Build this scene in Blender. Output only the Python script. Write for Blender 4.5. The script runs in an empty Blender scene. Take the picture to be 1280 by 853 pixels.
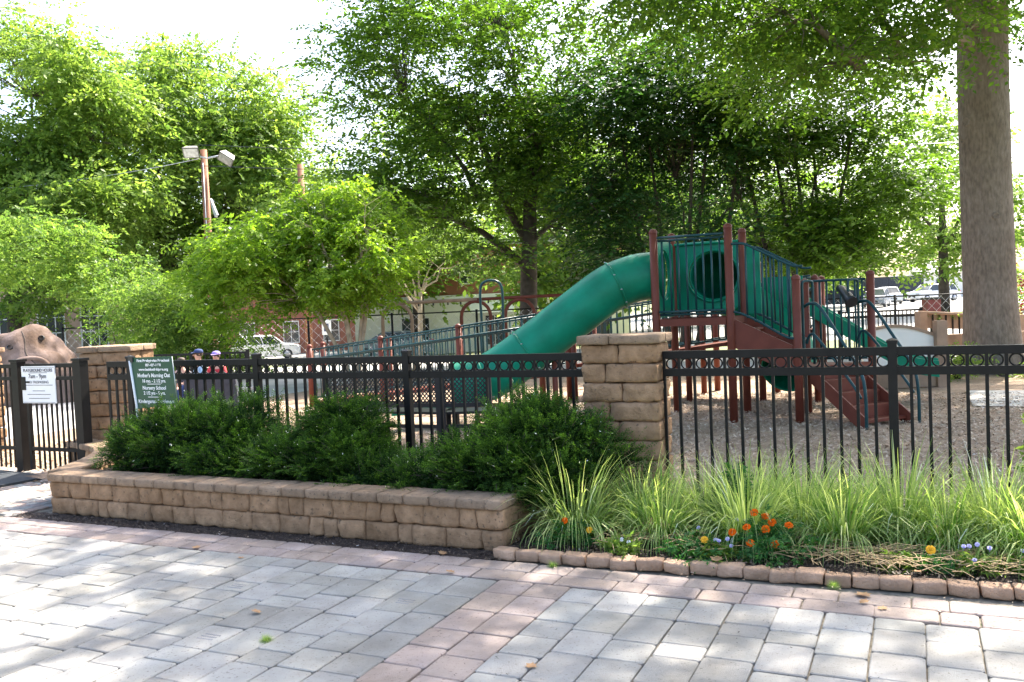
import bpy, bmesh, math, random
import numpy as np
from mathutils import Vector, Matrix, Euler, noise
random.seed(7)
sc = bpy.context.scene
col = sc.collection
# ---------------------------------------------------------------- camera
H = 1.65
TH, ROLL, FPX = 0.03773, 0.043, 1100.0
cam_d = bpy.data.cameras.new("camera"); cam = bpy.data.objects.new("camera", cam_d); col.objects.link(cam)
f = Vector((0, math.cos(TH), -math.sin(TH))); u0 = Vector((0, math.sin(TH), math.cos(TH))); r0 = Vector((1, 0, 0))
Rv = math.cos(ROLL)*r0 - math.sin(ROLL)*u0; Uv = math.sin(ROLL)*r0 + math.cos(ROLL)*u0
m = Matrix.Identity(4)
for i in range(3):
    m[i][0], m[i][1], m[i][2] = Rv[i], Uv[i], -f[i]
m[0][3], m[1][3], m[2][3] = 0, 0, H
cam.matrix_world = m
cam_d.sensor_width = 36.0; cam_d.lens = 36.0*FPX/1280.0; cam_d.clip_end = 2000; cam_d.clip_start = .05
sc.camera = cam
# ---------------------------------------------------------------- world, sun, exposure
SUN_EL, SUN_AZ = math.radians(52), math.radians(38)      # azimuth from +Y towards +X
w = bpy.data.worlds.new("World"); sc.world = w; w.use_nodes = True
nt = w.node_tree; bg = nt.nodes["Background"]
sky = nt.nodes.new("ShaderNodeTexSky"); sky.sky_type = 'NISHITA'; sky.sun_disc = False
sky.sun_elevation = SUN_EL; sky.sun_rotation = SUN_AZ; sky.air_density = 1.0; sky.dust_density = 4.0; sky.ozone_density = 1.0
nt.links.new(sky.outputs[0], bg.inputs[0]); bg.inputs[1].default_value = 0.15
sd = bpy.data.lights.new("sun", 'SUN'); sd.energy = 5.0; sd.angle = math.radians(.6); sd.color = (1, .93, .82)
so = bpy.data.objects.new("sun", sd); col.objects.link(so)
dirv = Vector((math.cos(SUN_EL)*math.sin(SUN_AZ), math.cos(SUN_EL)*math.cos(SUN_AZ), math.sin(SUN_EL)))
so.rotation_euler = dirv.to_track_quat('Z', 'Y').to_euler(); so.location = (0, 0, 30)
sc.view_settings.view_transform = 'Standard'; sc.view_settings.look = 'None'
sc.view_settings.exposure = 2.0; sc.view_settings.gamma = 1
sc.cycles.max_bounces = 8; sc.cycles.transparent_max_bounces = 8; sc.cycles.transmission_bounces = 5; sc.cycles.diffuse_bounces = 4
# ---------------------------------------------------------------- site frame: s runs along the fence, t away from the plaza
AL = math.atan(.46)
S = Vector((math.cos(AL), -math.sin(AL), 0)); T = Vector((math.sin(AL), math.cos(AL), 0)); O = Vector((0, 7.19, 0))
def W(s, t, z=0): return O + S*s + T*t + Vector((0, 0, z))
def gz(x, y):
    k = min(1, max(0, (y-26)/22)); k = k*k*(3-2*k)
    return k*(-.57 + .0296*max(-60, min(60, x)))
# ---------------------------------------------------------------- materials
def mat(name, base, rough=.7, alt=None, nscale=8, var=.25, bump=0, bscale=60, objvar=0, metallic=0, spec=.5, detail=6, spots=None, hue=0, stretch=None, dirt=0):
    M = bpy.data.materials.new(name); M.use_nodes = True; N = M.node_tree.nodes; L = M.node_tree.links
    b = N["Principled BSDF"]; b.inputs["Roughness"].default_value = rough; b.inputs["Metallic"].default_value = metallic
    b.inputs["Specular IOR Level"].default_value = spec
    tc = N.new("ShaderNodeTexCoord"); src = tc.outputs["Object"]
    oi = N.new("ShaderNodeObjectInfo")
    if objvar:
        va = N.new("ShaderNodeVectorMath"); va.operation = 'ADD'; L.new(src, va.inputs[0])
        cb = N.new("ShaderNodeVectorMath"); cb.operation = 'SCALE'; cb.inputs[0].default_value = (37, 91, 53); L.new(oi.outputs["Random"], cb.inputs["Scale"])
        L.new(cb.outputs[0], va.inputs[1]); src = va.outputs[0]
    if stretch:
        mp = N.new("ShaderNodeMapping"); mp.inputs["Scale"].default_value = stretch; L.new(src, mp.inputs[0]); src = mp.outputs[0]
    n = N.new("ShaderNodeTexNoise"); n.inputs["Scale"].default_value = nscale; n.inputs["Detail"].default_value = detail; L.new(src, n.inputs["Vector"])
    r = N.new("ShaderNodeValToRGB"); r.color_ramp.elements[0].position = .32; r.color_ramp.elements[1].position = .68
    a = alt or tuple(c*(1-var) for c in base); bb = base if alt else tuple(min(1, c*(1+var)) for c in base)
    r.color_ramp.elements[0].color = (*a, 1); r.color_ramp.elements[1].color = (*bb, 1)
    L.new(n.outputs["Fac"], r.inputs[0]); out = r.outputs[0]
    if objvar:
        mr = N.new("ShaderNodeMapRange"); mr.inputs[3].default_value = 1-objvar; mr.inputs[4].default_value = 1+objvar
        L.new(oi.outputs["Random"], mr.inputs[0])
        hs = N.new("ShaderNodeHueSaturation"); L.new(mr.outputs[0], hs.inputs["Value"]); L.new(out, hs.inputs["Color"])
        if hue:
            m7 = N.new("ShaderNodeMath"); m7.operation = 'MULTIPLY'; m7.inputs[1].default_value = 7.31; L.new(oi.outputs["Random"], m7.inputs[0])
            fr = N.new("ShaderNodeMath"); fr.operation = 'FRACT'; L.new(m7.outputs[0], fr.inputs[0])
            m2 = N.new("ShaderNodeMapRange"); m2.inputs[3].default_value = .5-hue; m2.inputs[4].default_value = .5+hue; L.new(fr.outputs[0], m2.inputs[0])
            L.new(m2.outputs[0], hs.inputs["Hue"])
            m3 = N.new("ShaderNodeMapRange"); m3.inputs[3].default_value = .88; m3.inputs[4].default_value = 1.12; L.new(fr.outputs[0], m3.inputs[0]); L.new(m3.outputs[0], hs.inputs["Saturation"])
        out = hs.outputs[0]
    if spots:
        n3 = N.new("ShaderNodeTexNoise"); n3.inputs["Scale"].default_value = spots[1]; n3.inputs["Detail"].default_value = 4; L.new(src, n3.inputs["Vector"])
        r3 = N.new("ShaderNodeValToRGB"); r3.color_ramp.elements[0].position = spots[2]; r3.color_ramp.elements[1].position = spots[2]+.1; L.new(n3.outputs["Fac"], r3.inputs[0])
        mx = N.new("ShaderNodeMixRGB"); L.new(r3.outputs[0], mx.inputs[0]); L.new(out, mx.inputs[1]); mx.inputs[2].default_value = (*spots[0], 1); out = mx.outputs[0]
    if dirt:
        ge = N.new("ShaderNodeNewGeometry"); nd = N.new("ShaderNodeTexNoise"); nd.inputs["Scale"].default_value = 1.7; nd.inputs["Detail"].default_value = 8; nd.inputs["Roughness"].default_value = .65; L.new(ge.outputs["Position"], nd.inputs["Vector"])
        rd = N.new("ShaderNodeValToRGB"); rd.color_ramp.elements[0].position = .36; rd.color_ramp.elements[1].position = .62
        rd.color_ramp.elements[0].color = (1-dirt, 1-dirt*1.1, 1-dirt*1.25, 1); rd.color_ramp.elements[1].color = (1, 1, 1, 1); L.new(nd.outputs["Fac"], rd.inputs[0])
        md = N.new("ShaderNodeMixRGB"); md.blend_type = 'MULTIPLY'; md.inputs[0].default_value = 1; L.new(out, md.inputs[1]); L.new(rd.outputs[0], md.inputs[2]); out = md.outputs[0]
    L.new(out, b.inputs["Base Color"])
    if bump:
        n2 = N.new("ShaderNodeTexNoise"); n2.inputs["Scale"].default_value = bscale; n2.inputs["Detail"].default_value = 8; n2.inputs["Roughness"].default_value = .7; L.new(src, n2.inputs["Vector"])
        bp = N.new("ShaderNodeBump"); bp.inputs["Strength"].default_value = bump; bp.inputs["Distance"].default_value = .02; L.new(n2.outputs["Fac"], bp.inputs["Height"]); L.new(bp.outputs[0], b.inputs["Normal"])
    return M
def leafmat(name, cols, trans=.45, rough=.5, tboost=(1.5, 1.6, .7)):
    M = bpy.data.materials.new(name); M.use_nodes = True; N = M.node_tree.nodes; L = M.node_tree.links
    b = N["Principled BSDF"]; b.inputs["Roughness"].default_value = rough; b.inputs["Specular IOR Level"].default_value = .22
    at = N.new("ShaderNodeAttribute"); at.attribute_name = "tint"
    r = N.new("ShaderNodeValToRGB"); E_ = r.color_ramp.elements
    for i, c in enumerate(cols):
        p = i/(len(cols)-1)
        e = E_[0] if i == 0 else (E_[1] if i == len(cols)-1 else E_.new(p))
        e.position = p; e.color = (*c, 1)
    L.new(at.outputs["Fac"], r.inputs[0]); L.new(r.outputs[0], b.inputs["Base Color"])
    tr = N.new("ShaderNodeBsdfTranslucent"); mu = N.new("ShaderNodeMixRGB"); mu.blend_type = 'MULTIPLY'; mu.inputs[0].default_value = 1
    L.new(r.outputs[0], mu.inputs[1]); mu.inputs[2].default_value = (*tboost, 1); L.new(mu.outputs[0], tr.inputs[0])
    mx = N.new("ShaderNodeMixShader"); mx.inputs[0].default_value = trans
    L.new(b.outputs[0], mx.inputs[1]); L.new(tr.outputs[0], mx.inputs[2]); L.new(mx.outputs[0], N["Material Output"].inputs[0])
    return M
M = {}
M['paver_grey'] = mat('paver_grey', (.385, .37, .345), .9, dirt=.24, nscale=5, var=.12, bump=.6, bscale=150, objvar=.13, hue=.015, spec=.25, spots=((.25, .235, .215), 70, .60))
M['paver_red'] = mat('paver_red', (.39, .315, .28), .9, dirt=.22, nscale=6, var=.16, bump=.6, bscale=150, objvar=.13, hue=.010, spec=.25, spots=((.24, .18, .165), 60, .60))
M['joint'] = mat('joint_sand', (.20, .175, .135), .95, nscale=20, var=.4, bump=.5, spots=((.05, .08, .02), 9, .62))
M['stone'] = mat('tan_stone', (.53, .335, .20), .95, dirt=.3, alt=(.33, .205, .12), nscale=13, bump=1, bscale=45, objvar=.13, hue=0, spec=.2, detail=12, spots=((.20, .14, .095), 30, .61))
M['edging'] = mat('edging_stone', (.60, .40, .28), .95, dirt=.2, alt=(.44, .29, .20), nscale=14, bump=1, bscale=60, objvar=.14, spec=.2, spots=((.12, .13, .06), 16, .68))
M['cap'] = mat('cap_stone', (.44, .31, .21), .95, dirt=.25, alt=(.32, .225, .155), nscale=18, bump=1, bscale=70, objvar=.12, spec=.2, detail=12, spots=((.17, .14, .11), 45, .60))
M['soil'] = mat('soil', (.075, .05, .038), .95, alt=(.03, .02, .015), nscale=35, bump=1, bscale=90)
M['mulch'] = mat('wood_mulch', (.48, .345, .235), .95, dirt=.3, alt=(.30, .215, .15), nscale=22, bump=1, bscale=70, detail=10)
M['ground'] = mat('dry_grass', (.16, .17, .075), .95, alt=(.10, .12, .04), nscale=1.5, bump=.5, bscale=30, detail=10)
M['asphalt'] = mat('pale_asphalt', (.30, .29, .27), .9, nscale=.8, var=.1, bump=.2, bscale=40)
M['concrete'] = mat('concrete', (.42, .40, .37), .9, nscale=2, var=.1, bump=.2, bscale=60)
M['black'] = mat('black_aluminium', (.009, .008, .008), .45, nscale=12, var=.25, bump=.04, bscale=300, spec=.22)
M['green_metal'] = mat('dark_green_metal', (.008, .05, .055), .35, spec=.35, nscale=6, var=.2, bump=.03, bscale=200)
M['brown'] = mat('brown_coated_steel', (.155, .040, .024), .5, spec=.25, nscale=5, var=.15, bump=.05, bscale=150)
M['plastic'] = mat('green_plastic', (.0, .23, .13), .45, spec=.28, nscale=3, var=.14, dirt=.25, bump=.02, bscale=90)
M['dark_plastic'] = mat('dark_plastic', (.02, .02, .022), .4)
M['grey_dark'] = mat('charcoal_fabric', (.035, .04, .055), .8)
M['white'] = mat('white_paint', (.8, .8, .8), .5, nscale=3, var=.04)
M['sign_green'] = mat('sign_green', (.004, .065, .032), .4, nscale=4, var=.05)
M['ink'] = mat('sign_ink', (.12, .12, .14), .6)
M['lettering'] = mat('white_lettering', (.85, .85, .85), .5)
M['bark_grey'] = mat('grey_bark', (.25, .21, .18), .95, alt=(.15, .125, .105), nscale=22, bump=1, bscale=38, detail=14, stretch=(1, 1, .35), spec=.15, dirt=.2)
M['bark_dark'] = mat('dark_bark', (.075, .058, .045), .95, nscale=6, var=.35, bump=.8, bscale=20)
M['bark_pale'] = mat('pale_bark', (.36, .29, .21), .9, nscale=6, var=.3, bump=.5, bscale=20)
M['wood'] = mat('weathered_wood', (.33, .22, .15), .85, nscale=3, var=.25, bump=.4, bscale=40)
M['pole'] = mat('pole_wood', (.28, .125, .07), .85, nscale=3, var=.2, bump=.3, bscale=40)
M['rock'] = mat('moulded_rock', (.27, .20, .175), .95, spec=.1, dirt=.5, alt=(.16, .12, .105), nscale=3, bump=.8, bscale=18, detail=10)
M['brick'] = None
M['brick_wall'] = mat('far_brick', (.33, .13, .09), .9, nscale=2.5, var=.15)
M['brick_pale'] = mat('pale_brick', (.52, .36, .28), .9, nscale=2.5, var=.12)
M['white_wall'] = mat('white_wall', (.82, .79, .73), .9, nscale=1.5, var=.05)
M['glass'] = mat('window_glass', (.04, .05, .055), .1, nscale=1, var=.3)
M['car_white'] = mat('white_car_paint', (.75, .76, .78), .2, nscale=1, var=.02)
M['car_grey'] = mat('grey_car_paint', (.20, .22, .25), .22, nscale=1, var=.03)
M['rubber'] = mat('rubber_mat', (.035, .04, .045), .8, nscale=12, var=.2, bump=.3, bscale=120)
M['lamp_grey'] = mat('lamp_housing', (.16, .15, .14), .6)
M['galv'] = mat('galvanised_steel', (.45, .46, .48), .4, metallic=.6)
M['skin'] = mat('skin', (.55, .32, .24), .6, nscale=3, var=.05)
M['hair'] = mat('hair', (.05, .03, .02), .7)
M['blue_shirt'] = mat('pale_blue_shirt', (.35, .5, .68), .9)
M['navy'] = mat('navy_cap', (.02, .04, .13), .85)
M['purple'] = mat('lilac_cap', (.30, .22, .55), .85)
M['red'] = mat('red_cloth', (.45, .03, .04), .8)
M['bin_red'] = mat('bin_red', (.16, .035, .04), .7)
M['straw'] = mat('dry_straw', (.50, .36, .20), .8, alt=(.33, .22, .11), nscale=6)
M['dead_leaf'] = mat('dead_leaf', (.42, .25, .12), .8, alt=(.28, .15, .07), nscale=20)
M['petal_orange'] = mat('orange_petals', (.72, .115, .004), .8, nscale=40, var=.3, spec=.1)
M['petal_yellow'] = mat('yellow_petals', (.75, .38, .01), .8, nscale=40, var=.2)
M['petal_purple'] = mat('violet_petals', (.35, .30, .65), .7, alt=(.65, .6, .8), nscale=40)
M['leaf_mid'] = leafmat('leaf_mid', [(.03, .075, .014), (.06, .14, .022), (.14, .23, .03)], .55)
M['leaf_big'] = leafmat('leaf_big', [(.04, .10, .018), (.085, .175, .028), (.17, .27, .04)], .6)
M['leaf_t5'] = leafmat('leaf_t5', [(.08, .17, .02), (.16, .29, .03), (.28, .40, .05)], .55)
M['leaf_dark'] = leafmat('leaf_dark', [(.012, .04, .012), (.022, .07, .018), (.05, .12, .025)], .42)
M['leaf_light'] = leafmat('leaf_light', [(.07, .15, .03), (.15, .26, .05), (.27, .37, .08)], .55, tboost=(1.5, 1.5, .9))
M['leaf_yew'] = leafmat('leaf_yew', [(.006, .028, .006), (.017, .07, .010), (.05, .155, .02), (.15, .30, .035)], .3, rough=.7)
M['leaf_liriope'] = leafmat('leaf_liriope', [(.07, .19, .02), (.19, .38, .04), (.42, .60, .14), (.78, .80, .42)], .5)
M['leaf_marigold'] = leafmat('leaf_marigold', [(.02, .085, .028), (.04, .15, .042), (.08, .23, .05)], .4)
M['leaf_red'] = leafmat('leaf_red', [(.05, .008, .012), (.12, .02, .025), (.2, .05, .05)], .4, tboost=(1.6, .8, .8))
# ---------------------------------------------------------------- helpers
def tag(o, label=None, cat=None, group=None, kind=None):
    if label: o['label'] = label
    if cat: o['category'] = cat
    if group: o['group'] = group
    if kind: o['kind'] = kind
    return o
def empty(name, label, cat, loc, rot=None, group=None, kind=None):
    o = bpy.data.objects.new(name, None); col.objects.link(o); o.empty_display_size = .1
    o.location = loc; o.rotation_euler = (0, 0, -AL if rot is None else rot)
    return tag(o, label, cat, group, kind)
class MB:
    def __init__(s): s.v = []; s.f = []; s.sm = []
    def add(s, vs, fs, smooth=False):
        n = len(s.v); s.v += [tuple(v) for v in vs]; s.f += [tuple(i+n for i in q) for q in fs]; s.sm += [smooth]*len(fs); return s
    def box(s, x0, x1, y0, y1, z0, z1):
        return s.add([(x0,y0,z0),(x1,y0,z0),(x1,y1,z0),(x0,y1,z0),(x0,y0,z1),(x1,y0,z1),(x1,y1,z1),(x0,y1,z1)],
                     [(0,3,2,1),(4,5,6,7),(0,1,5,4),(1,2,6,5),(2,3,7,6),(3,0,4,7)])
    def hexa(s, a, b):   # two quads (lists of 4 points): bottom and top
        return s.add(list(a)+list(b), [(0,3,2,1),(4,5,6,7),(0,1,5,4),(1,2,6,5),(2,3,7,6),(3,0,4,7)])
    def prism(s, pts, d):   # planar polygon extruded by vector d
        n = len(pts); d = Vector(d); p = [Vector(q) for q in pts]
        return s.add(p+[q+d for q in p], [tuple(range(n))[::-1], tuple(range(n, 2*n))]+[(i, (i+1) % n, n+(i+1) % n, n+i) for i in range(n)])
    def tube(s, path, rad, n=8, caps=True, closed=False):
        P = [Vector(p) for p in path]; k = len(P); R_ = rad if hasattr(rad, '__len__') else [rad]*k
        vs = []; up = None
        for i, p in enumerate(P):
            if closed: d = P[(i+1) % k]-P[i-1]
            else: d = P[min(i+1, k-1)]-P[max(i-1, 0)]
            d.normalize()
            if up is None: up = Vector((0, 0, 1)) if abs(d.z) < .9 else Vector((1, 0, 0))
            a = d.cross(up)
            if a.length < 1e-4: a = d.orthogonal()
            a.normalize(); b = a.cross(d); up = b
            for j in range(n):
                t = 2*math.pi*j/n; vs.append(p + (a*math.cos(t)+b*math.sin(t))*R_[i])
        fs = []
        for i in range(k if closed else k-1):
            for j in range(n):
                q = (i+1) % k
                fs.append((i*n+j, i*n+(j+1) % n, q*n+(j+1) % n, q*n+j))
        nb = len(s.v); s.add(vs, fs, True)
        if caps and not closed:
            s.f += [tuple(nb+j for j in range(n))[::-1], tuple(nb+(k-1)*n+j for j in range(n))]; s.sm += [False, False]
        return s
    def lathe(s, prof, n=16, c=(0,0,0)):
        vs = []; k = len(prof)
        for r, z in prof:
            for j in range(n):
                t = 2*math.pi*j/n; vs.append((c[0]+r*math.cos(t), c[1]+r*math.sin(t), c[2]+z))
        return s.add(vs, [(i*n+j, i*n+(j+1) % n, (i+1)*n+(j+1) % n, (i+1)*n+j) for i in range(k-1) for j in range(n)], True)
    def mesh(s, name, mt, fix=False):
        me = bpy.data.meshes.new(name); me.from_pydata(s.v, [], s.f); me.polygons.foreach_set('use_smooth', s.sm)
        me.materials.append(mt)
        if fix:
            b = bmesh.new(); b.from_mesh(me); bmesh.ops.recalc_face_normals(b, faces=b.faces); b.to_mesh(me); b.free()
        me.update(); return me
    def build(s, name, mt, parent=None, loc=(0,0,0), rot=(0,0,0), fix=True):
        return put(name, s.mesh(name, mt, fix), parent, loc, rot)
def put(name, me, parent=None, loc=(0,0,0), rot=(0,0,0), scale=None):
    o = bpy.data.objects.new(name, me); col.objects.link(o); o.parent = parent; o.location = loc; o.rotation_euler = rot
    if scale: o.scale = scale
    return o
def copy_tree(o, parent=None):
    c = o.copy(); col.objects.link(c); c.parent = parent
    for ch in [x for x in bpy.data.objects if x.parent == o]: copy_tree(ch, c)
    return c
def smoothcurve(pts, n=6):
    P = [Vector(p) for p in pts]; out = []
    for i in range(len(P)-1):
        p0 = P[max(i-1, 0)]; p1 = P[i]; p2 = P[i+1]; p3 = P[min(i+2, len(P)-1)]
        for k in range(n):
            t = k/n
            out.append(.5*((2*p1)+(-p0+p2)*t+(2*p0-5*p1+4*p2-p3)*t*t+(-p0+3*p1-3*p2+p3)*t**3))
    out.append(P[-1]); return out
# ---------------------------------------------------------------- ground sheets
def sheet(name, mt, x0, x1, y0, y1, nx, ny, dz, frame='w', amp=0, fs=3, shear=0):
    vs = []; me = MB()
    for j in range(ny+1):
        for i in range(nx+1):
            a = x0+(x1-x0)*i/nx; b = y0+(y1-y0)*j/ny + shear*(a-x0)*(1-j/ny)
            p = W(a, b) if frame == 's' else Vector((a, b, 0))
            z = gz(p.x, p.y)+dz+(amp*noise.noise(Vector((p.x*fs, p.y*fs, 3))) if amp else 0)
            vs.append((p.x, p.y, z))
    me.add(vs, [(j*(nx+1)+i, j*(nx+1)+i+1, (j+1)*(nx+1)+i+1, (j+1)*(nx+1)+i) for j in range(ny) for i in range(nx)], True)
    o = me.build(name, mt, fix=False); tag(o, kind='structure'); return o
sheet('ground', M['ground'], -300, 300, -60, 600, 60, 66, -.06)
sheet('street', M['asphalt'], -90, 110, 33, 130, 60, 40, -.03)
sheet('mulch_ground', M['mulch'], -9.5, 9.5, .1, 13.5, 90, 60, -.012, 's', .012, 1.6)
sheet('concrete_walk', M['concrete'], -14, 9.5, 13.5, 22, 40, 20, -.02, 's')
sheet('concrete_walk', M['concrete'], -24, -9.5, .1, 22, 20, 20, -.02, 's')
sheet('concrete_slab', M['concrete'], 3.7, 6.6, 7.2, 9.3, 4, 4, .012, 's')
# ---------------------------------------------------------------- pavers
pave = sheet('pavement', M['joint'], -12, 6.5, -9, .6, 20, 20, -.014, 's')
pm = {}
def paver_mesh(L_, w_, mt):
    key = (round(L_, 2), round(w_, 3), mt)
    if key in pm: return pm[key]
    r = []
    for inset, z, c in ((.0, -.012, .012), (0, .0, .012), (.0055, .0045, .012)):
        hx, hy = w_/2-inset, L_/2-inset
        r.append([(hx-c, -hy, z), (hx, -hy+c, z), (hx, hy-c, z), (hx-c, hy, z), (-hx+c, hy, z), (-hx, hy-c, z), (-hx, -hy+c, z), (-hx+c, -hy, z)])
    b = MB(); n = 8; fs = [tuple(range(16, 24))]
    for k in (0, 1): fs += [(k*n+j, k*n+(j+1) % n, (k+1)*n+(j+1) % n, (k+1)*n+j) for j in range(n)]
    b.add(r[0]+r[1]+r[2], fs)
    pm[key] = b.mesh('paver', M[mt]); return pm[key]
PL = []
rp = random.Random(3)
CW = .2345
for k in range(-46, 18):
    s0 = .198+CW*k
    t = -1.78-rp.choice((.0, 0, .02)); 
    red = k in (2, 3)
    while t > -5.3:
        L_ = rp.choice((.17, .235, .235, .30, .30, .34))
        if red: L_ = rp.choice((.235, .235, .30))
        PL.append((s0+CW/2, t-L_/2, L_, CW, 0, 'paver_red' if red else 'paver_grey')); t -= L_
for row in range(2):
    t0 = -1.415-row*.182; s = -11+row*.13
    while s < 4.6:
        L_ = rp.choice((.18, .24, .24, .31, .36))
        if s+L_ > -4.3 or row == 1: PL.append((s+L_/2, t0-.091, L_, .182, 1, 'paver_red'))
        s += L_
for k in range(-24, 1):     # smaller setts on the path to the gate
    for j in range(0, 18):
        s = -4.35+k*.125-(j % 2)*.0; t = -1.36+j*.1+(k % 2)*.05
        if s < -4.2-max(0, (t+1.2)*.42): PL.append((s, t, .098, .122, 0, 'paver_red' if rp.random() < .5 else 'paver_grey'))
def vis(s, t):
    p = W(s, t); q = p-Vector((0, 0, H)); z = q.dot(f); 
    if z <= .5: return -1
    x = q.dot(Rv)/z*FPX; y = q.dot(Uv)/z*FPX
    if abs(x) > 670 or abs(y) > 455: return -1
    return 1/z**2*(-q.z/z)
sc_ = sorted([(vis(a[0], a[1])*a[2]*a[3], i) for i, a in enumerate(PL)], reverse=True)
top = set(i for v, i in sc_[:298] if v > 0)
rest = MB()
for i, (s, t, L_, w_, ro, mt) in enumerate(PL):
    me = paver_mesh(L_-.007, w_-.007, mt); c = W(s, t, rp.uniform(-.0015, .002)); th = -AL+(math.pi/2 if ro else 0)+rp.gauss(0, .008)
    rx, ry = rp.gauss(0, .004), rp.gauss(0, .004)
    jx, jy = rp.gauss(0, .002), rp.gauss(0, .002)
    if i in top:
        o = put('paver', me, pave, (c.x+jx, c.y+jy, c.z), (rx, ry, th))
    else:
        R3 = Euler((rx, ry, th)).to_matrix(); n = len(rest.v)
        fcs = [tuple(p.vertices) for p in me.polygons]
        if mt == 'paver_red': rest.red = getattr(rest, 'red', []); rest.red += range(len(rest.f), len(rest.f)+len(fcs))
        rest.add([R3 @ v.co+Vector((c.x, c.y, c.z)) for v in me.vertices], fcs)
o = rest.build('pavers', M['paver_grey'], pave, fix=False); o['kind'] = 'stuff'
o.data.materials.append(M['paver_red'])
mi = np.zeros(len(rest.f), dtype=np.int32); mi[rest.red] = 1; o.data.polygons.foreach_set('material_index', mi)
# engraved memory pavers: faint lines of worn lettering cut in their faces
gm = mat('engraving', (.20, .20, .22), .9)
for (s, t) in ((.30, -2.2), (-.4, -3.0), (-1.35, -3.25), (-.9, -2.45), (-2.1, -2.5)):
    best = min((x for x in bpy.data.objects if x.parent == pave and x.name.startswith('paver') and x.get('kind') is None and 'red' not in x.data.materials[0].name),
               key=lambda x: (Vector(x.location[:2])-Vector(W(s, t)[:2])).length)
    e = MB()
    for r_ in range(3):
        x = -.055+rp.uniform(0, .02)
        while x < .05:
            l = rp.uniform(.006, .014); y = .03-r_*.03
            e.box(x, x+l, y-.006, y+.006, .004, .0052); x += l+.004
    e.build('engraving', gm, best)
# ---------------------------------------------------------------- stones
stc = {}
def stone_mesh(w_, d_, h_, seed, mt, rnd=.022, amp=.006, cut=4):
    key = (round(w_/.02), round(d_/.02), round(h_/.01), seed, mt, rnd)
    if key in stc: return stc[key]
    b = bmesh.new(); bmesh.ops.create_cube(b, size=1)
    bmesh.ops.subdivide_edges(b, edges=b.edges[:], cuts=cut, use_grid_fill=True)
    hw, hd, hh = w_/2, d_/2, h_/2
    for v in b.verts:
        g = [min(1, max(-1, c*2)) for c in v.co]
        g = [math.copysign(abs(c)**.62, c) for c in g]            # gather rows towards the edges
        p = Vector((g[0]*hw, g[1]*hd, g[2]*hh))
        q = Vector((max(-hw+rnd, min(hw-rnd, p.x)), max(-hd+rnd, min(hd-rnd, p.y)), max(-hh+rnd, min(hh-rnd, p.z))))
        e = p-q
        if e.length > 1e-6: e = e.normalized()*min(rnd, max(abs(e.x), abs(e.y), abs(e.z)))
        p = q+e
        bul = (1-(p.z/hh)**2)
        p.y += math.copysign(.007*bul, p.y) if abs(p.y) > hd*.7 else 0
        p += v.co.normalized()*amp*(noise.noise(p*14+Vector((seed*7.3, seed, 0)))*1.5+.55*noise.noise(p*45+Vector((seed*3.3, 5, 0))))
        v.co = p
    me = bpy.data.meshes.new('stone'); b.to_mesh(me); b.free()
    me.polygons.foreach_set('use_smooth', [True]*len(me.polygons)); me.materials.append(M[mt]); stc[key] = me; return me
rs = random.Random(11)
def pillar(label, loc, rot, w_, d_, z0=0, ztop=1.41):
    P = empty('stone_pillar', label, 'pillar', loc, rot)
    # local: x along width from 0 to w, y depth 0..d (front at y=0)
    hc = .147; z = ztop-.07
    cw = [w_*.42, w_*.58]; x = -.025
    for i, l in enumerate(((w_+.05)*.4, (w_+.05)*.6)):
        for k in (0, 1):
            put('cap_stone', stone_mesh(l-.004, (d_+.05)/2-.004, .072, rs.randrange(3), 'cap', .012, .004), P, (x+l/2, -.025+(d_+.05)*(.25+.5*k), z+.035))
        x += l
    row = 0
    while z > z0-.05:
        zc = z-hc/2; j = (.5+rs.uniform(-.04, .04)) if row % 2 == 0 else rs.choice((.32, .33, .3))
        if row % 4 == 3: j = .36
        x = 0
        for l in (w_*j, w_*(1-j)):
            for k in (0, 1):
                put('stone', stone_mesh(l-.004, d_/2-.002, hc-.003, rs.randrange(4), 'stone', .020, .012), P,
                    (x+l/2+rs.gauss(0, .002), d_*(.25+.5*k)+rs.gauss(0, .003), zc), (0, 0, rs.gauss(0, .012)))
            x += l
        z -= hc; row += 1
    return P
pillar('tan block pillar between the two fence runs, beside the lilyturf bed', W(.65, -.16), -AL, .6, .37)
c, s_ = math.cos(math.radians(20)-AL), math.sin(math.radians(20)-AL)
lpc = W(-5.15, .75)
pillar('tan block pillar at the gate, behind the green preschool sign', (lpc.x-.6*c, lpc.y-.6*s_, 0), math.radians(20)-AL, .6, .58, .3)
pillar('tan block pillar cut off by the left edge of the view, behind the gate post', W(-9.0, 1.0), -AL, .62, .5)
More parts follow.
